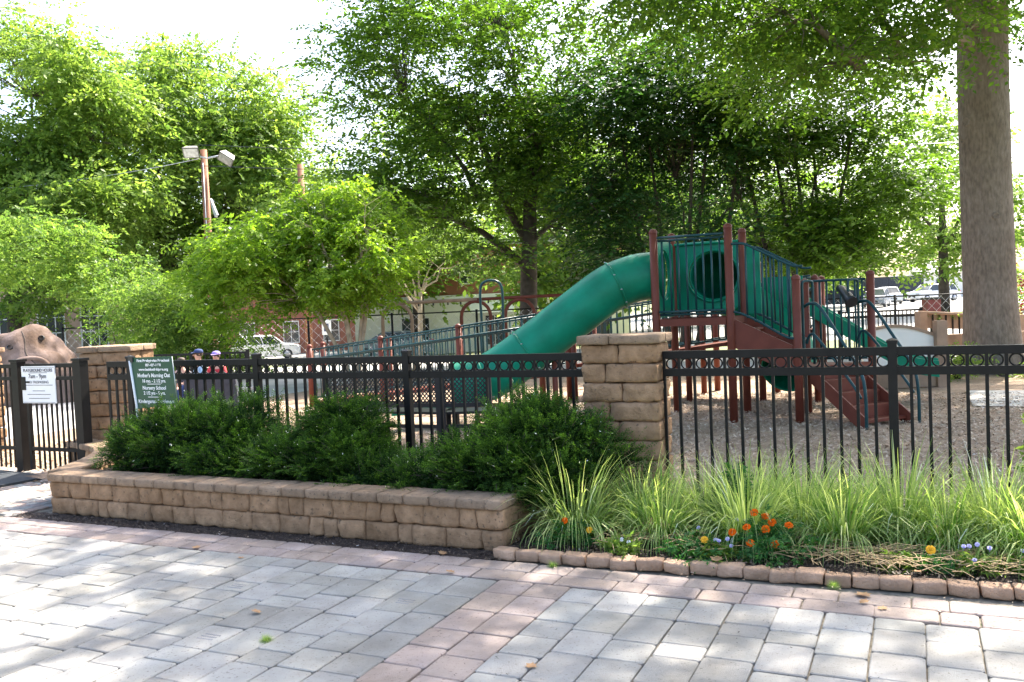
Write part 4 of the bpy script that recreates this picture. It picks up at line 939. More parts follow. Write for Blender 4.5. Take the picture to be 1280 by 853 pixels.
# feathery green plant at the bed's right end and the one amid the clumps
def leafy(name, label, cat, s, t, r, h, n, lm, ll, seed, z=.04):
    rng = np.random.default_rng(seed); E_ = empty(name, label, cat, W(s, t, z))
    cen = rng.normal(0, .45, (n, 3))*np.array([r, r, 0]); cen[:, 2] = h*rng.random(n)**.6*(1-.5*(np.hypot(cen[:, 0], cen[:, 1])/r).clip(0, 1))
    v, t_ = sprays(rng, cen, np.full(n, r*.25), 5, 8, .05, ll, 1, .0, .8, .38)
    quads('foliage', v, M[lm], t_, E_)
    mb = MB()
    for i in range(0, n, 4): mb.tube([(0, 0, -.03), tuple(cen[i]*np.array([.5, .5, .5])), tuple(cen[i])], [.004, .003, .002], 4, caps=False)
    mb.build('stem', M['leaf_marigold'], E_, fix=False)['kind'] = 'stuff'; return E_
def bloom(E_, x, y, z, r, mt, seed=0):
    rng = random.Random(seed); b = MB()
    for ring, (n, rr_, zz, tilt) in enumerate(((9, 1.0, 0, .1), (8, .75, .25, .5), (6, .45, .45, 1.0), (3, .2, .55, 1.3))):
        for k in range(n):
            a = 2*math.pi*k/n+ring*.4+rng.uniform(-.1, .1); d = Vector((math.cos(a), math.sin(a), 0)); sd_ = Vector((-d.y, d.x, 0))
            o_ = Vector((0, 0, zz*r*.5)); tip = o_+(d*math.cos(tilt)+Vector((0, 0, math.sin(tilt))))*r*rr_
            m_ = o_.lerp(tip, .62); b.add([o_, m_+sd_*r*.42+Vector((0, 0, .1*r)), tip+sd_*r*.2, tip-sd_*r*.2, m_-sd_*r*.42+Vector((0, 0, .1*r))], [(0, 1, 2, 3, 4)])
    b.tube([(0, .01, -.05), (0, 0, 0)], .002, 4, caps=False)
    b.build('flower', M[mt], E_, (x, y, z), (rng.uniform(.5, 1.1), rng.uniform(-.3, .3), -AL*0), fix=False)
e = leafy('marigold', 'bushy marigold covered in orange flowers in the middle of the bed', 'flowering plant', 2.12, -.98, .24, .22, 95, 'leaf_marigold', .03, 1)
for i, (x, y, z) in enumerate(((-.19, -.05, .15), (-.09, -.1, .20), (-.06, 0, .27), (.02, -.08, .19), (.05, -.02, .22), (.15, -.03, .21), (.08, -.14, .12), (-.06, -.16, .12), (.0, .04, .24))): bloom(e, x, y, z, .027, 'petal_orange', i)
e = leafy('marigold', 'small marigold with one orange and one yellow flower before the largest lilyturf', 'flowering plant', .88, -1.08, .17, .15, 42, 'leaf_marigold', .028, 2)
bloom(e, -.03, -.05, .18, .023, 'petal_orange', 21); bloom(e, .13, -.02, .12, .022, 'petal_yellow', 22)
e = leafy('marigold', 'low marigold with one yellow flower left of the orange one, beside pale violets', 'flowering plant', 1.68, -1.12, .17, .12, 42, 'leaf_marigold', .028, 3)
bloom(e, .10, -.02, .12, .024, 'petal_yellow', 31)
e = leafy('marigold', 'little marigold with a single yellow flower near the right edge of the bed', 'flowering plant', 3.05, -1.02, .12, .09, 26, 'leaf_marigold', .026, 4)
bloom(e, 0, -.03, .13, .027, 'petal_yellow', 41)
for i, (s, t, lab, fl) in enumerate(((1.86, -1.10, 'pale violet flowers with broad leaves beside the yellow marigold', ((0, 0, .11), (.05, .02, .12), (.08, -.02, .09), (-.03, .05, .10))),
        (1.25, -1.16, 'tiny white violet plant at the foot of the second lilyturf', ((0, 0, .09), (.04, .02, .07))),
        (1.93, -.86, 'violet flowers behind the left side of the orange marigold', ((0, 0, .19), (.05, .03, .18), (-.25, 0, .12))),
        (3.27, -1.0, 'violet flowers with bright green leaves near the right edge of the bed', ((-.05, 0, .15), (.02, .02, .16), (.08, 0, .15), (.0, -.05, .09), (-.02, .05, .14))),
        (2.88, -1.02, 'small bright green seedling in the straw left of the little marigold', ()),
        (3.5, -.9, 'leafy green plant at the right edge beside the violets', ((.02, 0, .12),)))):
    e = leafy('violet', lab, 'flowering plant' if fl else 'seedling', s, t, .11, .09, 16, 'leaf_light', .04, 50+i)
    for j, q in enumerate(fl): bloom(e, *q, .014, 'petal_purple' if i != 1 else 'white', 60+j+i*7)
e = leafy('fern_plant', 'tall feathery green plant among the lilyturf in front of the fence', 'plant', 1.85, -.45, .16, .48, 60, 'leaf_marigold', .035, 77)
e = leafy('overhanging_sprig', 'thin green leafy sprig reaching over the fence at the right edge', 'plant', 3.66, -.12, .10, .80, 22, 'leaf_light', .04, 78)
# straw, fallen leaves, weeds in joints
rng = np.random.default_rng(8); mb = MB()
for i in range(430):
    if i < 240: s, t = rng.normal(2.65, .33), rng.normal(-.98, .10)
    elif i < 320: s, t = rng.normal(1.35, .25), rng.normal(-1.0, .08)
    else: s, t = rng.normal(3.5, .25), rng.normal(-.92, .10)
    t = max(t, -1.24); p = W(s, t, .075+rng.uniform(0, .05)); a = rng.normal(-.2, .7); l = rng.uniform(.08, .28)
    d = Vector((math.cos(a), math.sin(a), rng.normal(0, .1))); mid = p+d*l*.5+Vector((0, 0, rng.uniform(0, .03)))
    mb.tube([p, mid, p+d*l], [.0035, .003, .0015], 3, caps=False)
o = mb.build('dry_straw', M['straw'], fix=False); tag(o, 'tangle of dry tan lilyturf straw lying on the soil of the bed', 'straw', kind='stuff')
lf = MB(); pts = [(0,0,0),(.2,.18,.02),(.12,.3,.04),(.4,.3,.03),(.55,.5,.05),(.7,.28,.02),(1,.2,.03),(.85,0,0),(1,-.2,.04),(.65,-.3,.02),(.5,-.48,.05),(.38,-.25,.03),(.1,-.3,.05),(.2,-.12,.02)]
lf.add([(x*.055, y*.055, z*.1+.006) for x, y, z in pts], [tuple(range(len(pts)))]); lfm = lf.mesh('fallen_leaf', M['dead_leaf'])
for i, (s, t, z, k, lab) in enumerate(((2.75, -1.50, .006, 1.7, 'pale brown dead leaf on the pavers just below the edging stones, largest of three'), (2.70, -1.62, .006, 1.1, 'curled dead leaf beside the largest one near the edging'), (2.84, -1.66, .006, 1.0, 'small pale dead leaf right of the curled one'),
        (1.40, -2.92, .006, 1.1, 'tan dead leaf alone on the grey pavers right of the red band'), (1.88, -1.22, .08, 1.6, 'yellowish dead leaf on the soil left of the orange marigold'), (-1.75, -1.75, .006, 1.2, 'orange brown dead leaf on the red border, left part of the plaza'), (-1.25, -1.90, .006, 1.0, 'dead leaf on a grey paver right of the orange brown leaf'),
        (-.35, -2.75, .006, 1.2, 'dead leaf lying in a paver joint left of the red band'), (.35, -1.76, .006, 1.2, 'dead leaf at the top corner of the red band'), (.05, -1.37, .012, 1.3, 'brown dead leaf at the right foot of the planter wall'), (3.0, -1.22, .08, 1.2, 'brown dead leaf on the soil under the little marigold'))):
    o = put('fallen_leaf', lfm, None, W(s, t, z), (random.uniform(-.2, .2), random.uniform(-.2, .2), random.uniform(0, 6)), (k, k, k)); tag(o, lab, 'leaf', 'fallen leaves')
for s, t, lab in ((-.05, -3.05, 'tuft of grass growing from the paver joint left of the red band'), (.88, -1.44, 'tuft of weeds between edging and paving near the planter end'), (2.55, -1.35, 'small weed between two edging stones in the middle of the row')):
    o = put('grass_tuft', tm[1], None, W(s, t, 0), (0, 0, 1), (.10, .10, .10)); tag(o, lab, 'weed')
# ---------------------------------------------------------------- buildings
def window(par, x, z, w_, h, y, nx=2, nz=3, frame='white', lit=None):
    fr = MB(); t = .05
    fr.box(x-w_/2-t, x+w_/2+t, y-.06, y-.01, z+h, z+h+t+.02).box(x-w_/2-t, x+w_/2+t, y-.08, y-.01, z-t-.02, z)
    fr.box(x-w_/2-t, x-w_/2, y-.06, y-.01, z, z+h).box(x+w_/2, x+w_/2+t, y-.06, y-.01, z, z+h)
    o = fr.build('window', M[frame], par)
    for i in range(nx):
        for j in range(nz):
            a = x-w_/2+w_*i/nx; c_ = z+h*j/nz
            MB().box(a+.02, a+w_/nx-.02, y-.03, y-.012, c_+.02, c_+h/nz-.02).build('pane', M['glass'], o)
    mb = MB()
    for i in range(1, nx): mb.box(x-w_/2+w_*i/nx-.02, x-w_/2+w_*i/nx+.02, y-.05, y-.01, z, z+h)
    for j in range(1, nz): mb.box(x-w_/2, x+w_/2, y-.045, y-.01, z+h*j/nz-.02, z+h*j/nz+.02)
    if nx*nz > 1: mb.build('muntin', M[frame], o)
B1 = empty('brick_shop_building', 'red brick building with a white ground floor beyond the playground, behind the swing arches', 'building', (0, 48, -.9), 0)
MB().box(-8.5, 6.5, 0, 9, 3.35, 6.0).build('wall', M['brick_wall'], B1)
MB().box(-8.5, 6.5, -.12, 9, 0, 3.15).build('ground_floor_wall', M['white_wall'], B1)
MB().box(-8.7, 6.7, -.35, 9, 3.15, 3.37).build('cornice', M['white'], B1)
MB().box(-8.8, 6.8, -.3, 9.2, 6.0, 6.25).build('roof', M['concrete'], B1)
MB().prism([(-2.2, -.14, 3.1), (.2, -.14, 3.1), (.2, -1.0, 2.35), (-2.2, -1.0, 2.35)], (0, .02, .04)).build('awning', M['white_wall'], B1)
for x in (-6.2, -2.35, 1.4, 4.6): window(B1, x, 4.0, .62, 1.0, 0, 1, 2)
for x, w_ in ((-5.2, 1.5), (-.9, 1.0), (4.6, 1.5)): window(B1, x, .6, w_, 1.6, -.12, 2, 1)
dr = MB().box(1.0, 2.0, -.17, -.12, 0, 2.4).build('door', M['wood'], B1); MB().box(1.8, 1.85, -.22, -.17, 1.0, 1.2).build('handle', M['galv'], dr)
MB().box(2.2, 3.4, -.16, -.12, .1, 2.6).build('brick_panel', M['brick_pale'], B1)
B2 = empty('low_brick_building', 'low red brick building behind the parked white car on the left', 'building', (0, 66, -1.4), 0)
MB().box(-27, -9.6, 0, 8, 0, 5.2).build('wall', M['brick_wall'], B2); MB().box(-27.2, -9.4, -.2, 8.2, 5.2, 5.5).build('roof', M['concrete'], B2)
for x in (-25, -22.5, -19.8, -16.5, -13.5, -11): window(B2, x, 1.2, 1.1, 1.5, 0, 2, 2)
B3 = empty('school_building', 'brick building with large white-framed windows behind the climbing rock at the left edge', 'building', (0, 40, -.9), 0)
MB().box(-34, -17.2, 0, 3, 0, 4.6).build('wall', M['brick_pale'], B3); MB().box(-34.2, -17.0, -.25, 3.2, 4.6, 4.9).build('roof', M['concrete'], B3)
for x in (-27.5, -25.2, -23.0, -20.85, -18.9): window(B3, x, 1.6, 1.15, 2.1, 0, 3, 3)
B4 = empty('white_outbuilding', 'small white outbuilding with a grey roof beside the lot, left of the big trunk', 'building', (44.5, 92, gz(44, 92)), 0)
MB().box(-2.5, 6, 0, 6, 0, 2.6).build('wall', M['white_wall'], B4)
MB().prism([(-2.9, -.4, 2.6), (6.4, -.4, 2.6), (4.6, 3, 3.9), (-1.2, 3, 3.9)], (0, .1, .1)).build('roof', M['concrete'], B4)
window(B4, .5, 1.0, 1.0, 1.0, 0, 2, 1)
LW = empty('dark_board_wall', 'long dark board wall behind the parked cars in the lot', 'wall', (0, 90, gz(38, 90)), 0)
bmesh_ = MB().box(0, 1.18, 0, .08, 0, 2.6).mesh('wall_board', M['grey_dark'])
for i in range(14): put('wall_board', bmesh_, LW, (25.5+i*1.2, 0, 0))
# ---------------------------------------------------------------- cars
def car(label, loc, rot, paint, suv=True, ln=4.6, cat='car', group='cars parked beyond the playground', name='parked_car'):
    C_ = empty(name, label, cat, loc, rot, group)
    hw = .9; h = 1.62 if suv else 1.42; bl = .95 if suv else .88; r = .34
    # body: profile lofted across the width with tuck-in at top
    prof = [(-ln/2, .38), (-ln/2+.03, .72), (-ln/2+.15, bl-.05), (-ln/2+.95, bl+.06), (ln/2-1.0, bl+.08), (ln/2-.12, bl), (ln/2, .70), (ln/2-.05, .35), (ln/2-.5, .26), (-ln/2+.5, .26)]
    b = MB(); n = len(prof); ys = [(-hw+.02, .93), (-hw, .99), (-hw+.0, 1), (hw, 1), (hw, .99), (hw-.02, .93)]
    ys = [(-hw, .97), (-hw*.93, 1.0), (0, 1.015), (hw*.93, 1.0), (hw, .97)]
    vs = [(x*k, y, .26+(z-.26)*k) for y, k in ys for x, z in prof]
    b.add(vs, [(i*n+j, i*n+(j+1) % n, (i+1)*n+(j+1) % n, (i+1)*n+j) for i in range(len(ys)-1) for j in range(n)]+[tuple(range(n)), tuple((len(ys)-1)*n+j for j in range(n))], False)
    b.build('body', M[paint], C_)
    rf = .35 if suv else .75
    g0, g1 = -ln/2+1.0, ln/2-rf; t0, t1 = g0+.75, g1-.35
    gb = MB().hexa([(g0, -hw*.92, bl+.03), (g1, -hw*.92, bl+.05), (g1, hw*.92, bl+.05), (g0, hw*.92, bl+.03)], [(t0, -hw*.72, h-.06), (t1, -hw*.72, h-.06), (t1, hw*.72, h-.06), (t0, hw*.72, h-.06)])
    gb.build('windows', M['glass'], C_)
    MB().hexa([(t0-.06, -hw*.76, h-.07), (t1+.06, -hw*.76, h-.07), (t1+.06, hw*.76, h-.07), (t0-.06, hw*.76, h-.07)], [(t0+.15, -hw*.62, h), (t1-.1, -hw*.62, h), (t1-.1, hw*.62, h), (t0+.15, hw*.62, h)]).build('roof', M[paint], C_)
    for sg_ in (-1, 1):

        for gx, tx in ((g0, t0), (g0+(g1-g0)*.42, t0+(t1-t0)*.38), (g0+(g1-g0)*.75, t0+(t1-t0)*.78), (g1, t1)):
            MB().tube([(gx, sg_*hw*.925, bl+.03), (tx, sg_*hw*.73, h-.05)], .035, 6).build('roof_pillar', M[paint], C_)
        MB().box(g0+.1, g0+.3, sg_*hw-.04*(sg_ < 0)*2, sg_*hw+.09*(sg_ > 0)+.0, bl+.02, bl+.16).build('mirror', M[paint], C_)
        for x in (-ln/2+.85, ln/2-.85):
            wl = MB(); wl.lathe([(0, -.11), (r*.95, -.11), (r, -.07), (r, .07), (r*.95, .11), (0, .11)], 20); wl.v = [(x_, z_, y_) for x_, y_, z_ in wl.v]
            wo = wl.build('wheel', M['rubber'], C_, (x, sg_*(hw-.1), r)); 
            hb = MB().lathe([(0, .0), (r*.6, .0), (r*.62, .01), (0, .012)], 14); hb.v = [(x_, z_*sg_, y_) for x_, y_, z_ in hb.v]
            hb.build('rim', M['galv'], wo, (0, sg_*.112, 0))
        MB().box(-ln/2-.005, -ln/2+.12, sg_*.62-.16, sg_*.62+.16, .66, .80).build('headlight', M['galv'], C_)
        MB().box(ln/2-.1, ln/2+.01, sg_*.7-.12, sg_*.7+.12, .72, .95).build('tail_light', M['red'], C_)
    MB().box(-ln/2-.02, -ln/2+.05, -.4, .4, .42, .60).build('grille', M['dark_plastic'], C_)
    return C_
car('white hatchback parked on the left, seen through the small trees behind the ramp', (-16.3, 58, gz(-16, 58)-.02), math.radians(196), 'car_white', True, 4.5)
car('dark grey car at the back left of the lot, partly behind the low climbing deck', (31.6, 76, gz(31, 76)), math.radians(60), 'car_grey', True, 4.5)
car('pale car in the lot between the brown post and the white wagon', (35.2, 82, gz(35, 82)), math.radians(75), 'car_white', True, 4.6)
car('white wagon parked closest to the outbuilding, largest in the lot', (38.4, 80, gz(38, 80)), math.radians(20), 'car_white', True, 4.9)
car('grey car behind the swing arch near the white building', (-6.2, 45, gz(-6, 45)), math.radians(10), 'car_grey', False, 4.3)
# ---------------------------------------------------------------- poles, wires
LPz = empty('floodlight_pole', 'tall wooden pole carrying two floodlights in front of the left trees', 'light pole', (-11.5, 34, -.3), 0)
MB().tube([(0, 0, -.1), (0, 0, 8.5)], [.16, .125], 14).build('pole', M['pole'], LPz)
MB().tube([(-.5, -.1, 8.35), (.15, -.12, 8.15), (.75, -.1, 8.25)], .035, 8).build('crossarm', M['galv'], LPz)
def flood(x, z, rot):
    hd = MB().hexa([(-.30, -.22, -.16), (.30, -.22, -.16), (.30, .22, -.16), (-.30, .22, -.16)], [(-.20, -.14, .14), (.20, -.14, .14), (.20, .14, .14), (-.20, .14, .14)])
    o = hd.build('floodlight', M['lamp_grey'], LPz, (x, -.15, z), rot)
    MB().box(-.26, .26, -.18, .18, -.175, -.162).build('lens', M['galv'], o)
flood(-.40, 8.45, (-.9, 0, .1)); flood(.95, 8.15, (-.7, .6, .2))
MB().hexa([(.15, -.1, 6.6), (.32, -.1, 5.9), (.38, .0, 5.9), (.2, 0, 6.6)], [(.2, -.14, 6.62), (.42, -.14, 6.0), (.46, -.05, 6.0), (.24, -.05, 6.62)]).build('sign_plate', M['galv'], LPz)
MB().tube([(0, -.17, 0), (0, -.15, 8.0)], .02, 6).build('conduit', M['galv'], LPz)
P2_ = empty('utility_pole', 'plain wooden pole top rising behind the bright ornamental tree', 'pole', (-8.52, 37, -.4), 0)
MB().tube([(0, 0, 0), (0, 0, 8.4)], [.17, .13], 12).build('pole', M['pole'], P2_)
def wire(label, a, b, sag, r=.014):
    pts = []
    for i in range(17):
        k = i/16; p = Vector(a).lerp(Vector(b), k); p.z -= sag*4*k*(1-k); pts.append(p)
    o = MB().tube(pts, r, 5).build('overhead_wire', M['galv'] if 'pale' in label else M['dark_plastic'], None, fix=False); tag(o, label, 'wire')
wire('pale overhead wire crossing in front of the left trees', (-24, 33, 6.9), (-11.5, 34, 7.9), .35)
wire('upper dark overhead wire crossing the middle trees', (-10.3, 30, 7.6), (22, 23.0, 5.6), .5, .011)
wire('lower dark overhead wire crossing the middle trees', (-10.3, 30, 6.9), (22, 23.0, 5.2), .5, .011)
wire('lowest dark wire above the roof of the white building', (-6, 40, 5.2), (14, 38, 4.0), .3, .015)
# ---------------------------------------------------------------- far fences
def picket_fence(label, a, b, h, n, r=.011, rails=(1.0, .9), mt='black', pr=.03, z0=0, np_=4):
    a = Vector(a); b = Vector(b); d = b-a; L_ = d.length; F = empty('metal_fence', label, 'fence', a, math.atan2(d.y, d.x))
    pk_ = MB().box(-r, r, -r, r, 0, h*rails[0]).mesh('picket', M[mt])
    for i in range(n): put('picket', pk_, F, ((i+.5)*L_/n, 0, z0))
    for k in rails: MB().box(0, L_, -.016, .016, h*k-.022, h*k+.022).build('fence_rail', M[mt], F, (0, 0, z0))
    MB().box(0, L_, -.016, .016, .1, .14).build('fence_rail', M[mt], F, (0, 0, z0))
    ps_ = MB().box(-pr, pr, -pr, pr, -.2, h+.06).mesh('post', M[mt])
    for i in range(np_): put('post', ps_, F, (i*L_/(np_-1), 0, z0))
def open_fence(label, a, b, h, rails, posts, z0=0):
    a = Vector(a); b = Vector(b); d = b-a; L_ = d.length; F = empty('metal_fence', label, 'fence', a, math.atan2(d.y, d.x))
    ps_ = MB().tube([(0, 0, -.2), (0, 0, h+.05)], .035, 8).mesh('post', M['black'], True)
    for i in range(posts): put('post', ps_, F, (i*L_/(posts-1), 0, z0))
    for z in rails: MB().tube([(0, 0, z), (L_, 0, z)], .022, 6).build('fence_rail', M['black'], F, (0, 0, z0))
    # chain link mesh as one joined part
    mb = MB(); st_ = .28; n = int(L_/st_)
    for i in range(-int(h/st_), n):
        for s_2 in (1, -1):
            x0 = i*st_; x1 = x0+h; c0, c1 = max(0, x0), min(L_, x1)
            if c1 <= c0: continue
            z_0, z_1 = (c0-x0), (c1-x0)
            if s_2 < 0: z_0, z_1 = h-z_0, h-z_1
            mb.tube([(c0, 0, z_0), (c1, 0, z_1)], .004, 3, caps=False)
    o = mb.build('chain_link', M['galv'], F, (0, 0, z0), fix=False); o['kind'] = 'stuff'
open_fence('tall chain-link fence with dark posts along the street on the left, behind the ornamental tree', (-13.5, 26.5, 0), (1.5, 25.6, 0), 1.60, (1.60,), 7)
open_fence('dark railed fence across the lot, right of the climbing frame', (8.5, 26, 0), (20, 26.2, 0), 1.5, (1.5, .95), 5)
picket_fence('low black picket fence on the left in front of the white car', (-9.5, 19.5, 0), (-5.6, 18.6, 0), .95, 34, rails=(1.0, .85))
picket_fence('low black picket fence behind the white boulder panel, beside the steps', (8.2, 22, 0), (10.25, 22, 0), 1.17, 20, rails=(1.0, .88), np_=2)
# ---------------------------------------------------------------- swing frame of brown arches
SW = empty('arch_swing_frame', 'long brown swing frame with arched legs behind the access ramp', 'swing set', (-3.1, 24, 0), 0)
for x in (0, 2.15, 3.35+.0, 4.2+.5):
    pts = [(x-.40, 0, -.05), (x-.40, 0, 1.45)]+[(x-.40*math.cos(a), 0, 1.45+.42*math.sin(a)) for a in [math.pi*k/10 for k in range(1, 10)]]+[(x+.40, 0, 1.45), (x+.40, 0, -.05)]
    MB().tube(pts, .05, 10).build('arch_leg', M['wood'] if x < 1 else M['brown'], SW)
MB().tube([(-.6, 0, 1.90), (2.2, 0, 1.92)], .05, 10).build('top_beam', M['wood'], SW)
MB().tube([(2.2, 0, 1.92), (4.9, 0, 1.94)], .045, 10).build('top_beam', M['brown'], SW)
for x in (.6, 1.0, 1.4, 1.75, 2.5, 2.9): MB().tube([(x, 0, 1.88), (x, 0, 1.80)], .025, 6).build('hanger', M['dark_plastic'], SW)
hp = empty('climbing_hoop', 'tall dark metal hoop rising above the ramp railings', 'play equipment', (-.35, 16, 0), 0)
MB().tube(smoothcurve([(-.18, 0, 0), (-.18, 0, 1.2), (-.19, 0, 1.95), (-.10, 0, 2.14), (.12, 0, 2.14), (.21, 0, 1.95), (.20, 0, 1.2), (.20, 0, 0)], 5), .024, 8).build('hoop', M['green_metal'], hp)
# ---------------------------------------------------------------- timber and white panel at right
WP = empty('white_play_panel', 'white round-topped panel in a wooden frame behind the steps of the climbing frame', 'panel', (6.6, 15, 0), 0)
pts = [(-.62, 0, .30)]+[(-.62+1.24*k/14, 0, .95+.13*math.sin(math.pi*k/14)-.10*(k/14)) for k in range(15)]+[(.62, 0, .30)]
MB().prism(pts, (0, .06, 0)).build('panel_face', M['white_wall'], WP)
MB().prism([(p[0], -.03, p[2]) for p in pts[1:-1]]+[(p[0], -.03, p[2]+.05) for p in pts[1:-1]][::-1], (0, .12, 0)).build('panel_edge', M['wood'], WP)
MB().box(-.66, .75, -.05, .12, 0, .29).build('timber_base', M['wood'], WP)
def timber(label, loc, boxes, rot=0):
    t_ = empty('timber_post' if len(boxes) == 1 else 'timber_planter', label, 'timber', loc, rot)
    for bx_ in boxes: MB().box(*bx_).build('beam', M['wood'], t_)
timber('weathered timber post at the right end of the white panel', (7.28, 14.95, 0), [(-.09, .09, -.08, .08, -.1, 1.12)])
TR_ = empty('timber_ramp', 'wooden ramp with slatted rail and planted top edge, left of the big trunk', 'ramp', (8.75, 18.6, 0), 0)
MB().prism([(-.1, 0, .85), (-.1, 0, 1.22), (2.2, 0, 1.02), (2.2, 0, .70)], (0, .08, 0)).build('side_board', M['wood'], TR_)
for i in range(16): MB().box(i*.14, i*.14+.025, -.03, 0, .55, 1.15-i*.012).build('baluster', M['black'], TR_)
MB().tube([(-.1, -.05, 1.18), (2.2, -.05, .98)], .03, 8).build('hand_rail', M['wood'], TR_)
MB().box(-.15, 0, -.1, .15, -.1, 1.2).build('support_post', M['wood'], TR_); MB().box(1.9, 2.05, -.1, .15, -.1, 1.05).build('support_post', M['wood'], TR_)
MB().box(0, 2.2, -.6, -.45, .42, .72).build('low_beam', M['wood'], TR_)
rngm = np.random.default_rng(3); cen = np.stack([rngm.uniform(0, 2.2, 25), rngm.uniform(-.05, .1, 25), rngm.uniform(1.05, 1.15, 25)], 1)
v, t_ = sprays(rngm, cen, np.full(25, .08), 5, 7, .08, .04, .6, .2, .6, .5); quads('planting', v, M['leaf_light'], t_, TR_)
rb = empty('red_litter_bin', 'dark red box bin standing at the edge of the lot before the white wagon', 'bin', (12.9, 27, 0), 0)
MB().box(-.2, .2, -.2, .2, .55, 1.35).build('bin_body', M['bin_red'], rb); MB().box(-.23, .23, -.23, .23, 1.35, 1.42).build('lid', M['dark_plastic'], rb); MB().box(-.04, .04, -.04, .04, 0, .55).build('stand', M['black'], rb)
sgp = empty('street_sign', 'small pale parking sign on a dark post behind the ramp', 'sign', (-6.3, 30, 0), 0)
MB().box(-.15, .15, -.02, 0, 1.0, 1.5).build('sign_face', M['white'], sgp); MB().tube([(0, .03, -.3), (0, .03, 1.6)], .03, 8).build('sign_pole', M['black'], sgp)
MB().box(-.08, .08, -.024, -.021, 1.12, 1.38).build('sign_mark', M['navy'], sgp)
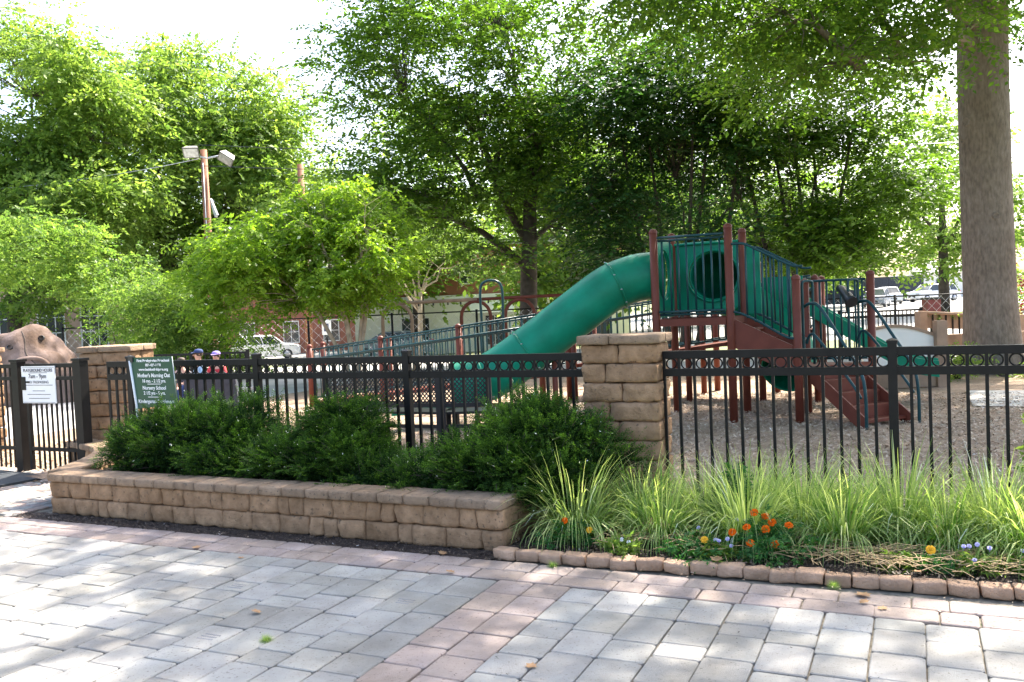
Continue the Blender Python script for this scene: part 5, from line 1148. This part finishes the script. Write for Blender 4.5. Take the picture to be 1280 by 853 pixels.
# ---------------------------------------------------------------- people sitting behind the fence
def skin(nm, verts, edges, rads, mt, par, sub=2):
    me = bpy.data.meshes.new('tmp'); me.from_pydata(verts, edges, []); o = bpy.data.objects.new('tmp', me); col.objects.link(o)
    md = o.modifiers.new('s', 'SKIN'); sv = me.skin_vertices[0].data
    for v_, r in zip(sv, rads): v_.radius = (r, r) if not hasattr(r, '__len__') else r
    sv[0].use_root = True
    sb = o.modifiers.new('b', 'SUBSURF'); sb.levels = sub; sb.render_levels = sub
    dg = bpy.context.evaluated_depsgraph_get(); m2 = bpy.data.meshes.new_from_object(o.evaluated_get(dg)); bpy.data.objects.remove(o)
    m2.materials.clear(); m2.materials.append(mt); m2.polygons.foreach_set('use_smooth', [True]*len(m2.polygons)); return put(nm, m2, par)
def person(label, loc, rot, shirt, cap, k=.72, brim=1, face=True):
    P = empty('person', label, 'person', loc, rot); P.scale = (k, k, k)
    # seated, facing -Y; hips at 0.45/k
    hz = .62
    V = [(0, 0, hz), (0, -.01, hz+.22), (0, 0, hz+.45), (0, -.01, hz+.56), (0, -.03, hz+.70), (0, -.03, hz+.78),
         (-.17, 0, hz+.43), (-.24, -.06, hz+.20), (-.16, -.26, hz+.10), (-.10, -.36, hz+.10),
         (.17, 0, hz+.43), (.24, -.06, hz+.20), (.16, -.26, hz+.10), (.10, -.36, hz+.10),
         (-.10, -.05, hz-.02), (-.12, -.42, hz), (-.12, -.44, hz-.42), (-.12, -.56, hz-.46),
         (.10, -.05, hz-.02), (.12, -.42, hz), (.12, -.44, hz-.42), (.12, -.56, hz-.46)]
    E_ = [(0,1),(1,2),(2,3),(3,4),(4,5),(2,6),(6,7),(7,8),(8,9),(2,10),(10,11),(11,12),(12,13),(0,14),(14,15),(15,16),(16,17),(0,18),(18,19),(19,20),(20,21)]
    Rr = [.13,.125,.12,.05,.085,.08,.06,.045,.035,.03,.06,.045,.035,.03,.09,.065,.045,.03,.09,.065,.045,.03]
    body = skin('body', V, E_, Rr, M['skin'], P)
    skin('shirt', [(0, 0, hz+.02), (0, -.01, hz+.22), (0, 0, hz+.43), (-.17, 0, hz+.42), (-.235, -.05, hz+.24), (.17, 0, hz+.42), (.235, -.05, hz+.24)], [(0,1),(1,2),(2,3),(3,4),(2,5),(5,6)], [.145,.14,.135,.08,.065,.08,.065], M[shirt], P)
    skin('trousers', [(0, 0, hz), (-.10, -.05, hz-.02), (-.12, -.42, hz), (-.12, -.43, hz-.34), (.10, -.05, hz-.02), (.12, -.42, hz), (.12, -.43, hz-.34)], [(0,1),(1,2),(2,3),(0,4),(4,5),(5,6)], [.14,.10,.078,.06,.10,.078,.06], M['navy'], P)
    for sg_ in (-1, 1):
        b = MB()
        for j in range(5):
            a = -.5+.25*j; x = sg_*.10+.012*(j-2); l = (.05, .065, .07, .065, .045)[j]
            b.tube([(x, -.38, hz+.09), (x+math.sin(a)*l*.4, -.38-l*.7, hz+.085), (x+math.sin(a)*l*.5, -.38-l, hz+.065)], [.009, .008, .006], 6)
        b.build('fingers', M['skin'], P)
        MB().lathe([(0, -.007), (.009, 0), (0, .007)], 8).build('eye', M['hair'], P, (sg_*.032, -.115, hz+.745))
        MB().lathe([(0, -.02), (.012, 0), (0, .02)], 6).build('ear', M['skin'], P, (sg_*.088, -.02, hz+.735))
    MB().tube([(0, -.112, hz+.75), (0, -.135, hz+.715), (0, -.115, hz+.705)], [.008, .013, .006], 6).build('nose', M['skin'], P)
    MB().tube([(-.022, -.11, hz+.682), (0, -.116, hz+.678), (.022, -.11, hz+.682)], .005, 5).build('mouth', M['red'], P)
    MB().lathe([(.088, -.07), (.096, -.02), (.092, .02), (.07, .045), (.03, .06), (0, .065)], 16).build('hair', M['hair'], P, (0, -.005, hz+.77))
    if cap:
        MB().lathe([(.104, -.01), (.105, .02), (.092, .05), (.06, .072), (.0, .08)], 18).build('cap', M[cap], P, (0, -.01, hz+.785))
        MB().prism([(.09*math.cos(a), -.10-.085*math.sin(a) if 0 < a < math.pi else -.08, hz+.785-.02*math.sin(a)) for a in [math.pi*j/10 for j in range(11)]], (0, 0, .008)).build('cap_brim', M[cap], P)
    return P
person('child in navy cap and pale blue shirt sitting behind the fence', (-5.38, 15.1, .08), math.radians(-55), 'blue_shirt', 'navy', .74)
person('child in lilac cap and red top sitting behind the fence', (-5.15, 15.3, .10), math.radians(-8), 'red', 'purple', .69)
person('dark haired child mostly hidden behind the green preschool sign', (-5.88, 15.6, -.02), math.radians(20), 'grey_dark', None, .72)
ST = empty('curved_seat', 'dark blue grey curved play seat in front of the children behind the fence', 'seat', (-5.1, 14.6, 0), 0)
MB().prism([(-.38, 0, 0), (-.38, 0, .70), (-.25, 0, .78), (.30, 0, .78), (.48, 0, .68), (.52, 0, 0)], (0, .07, 0)).build('seat_back', M['grey_dark'], ST)
MB().box(-.36, .5, .07, .95, .40, .45).build('seat_base', M['grey_dark'], ST)
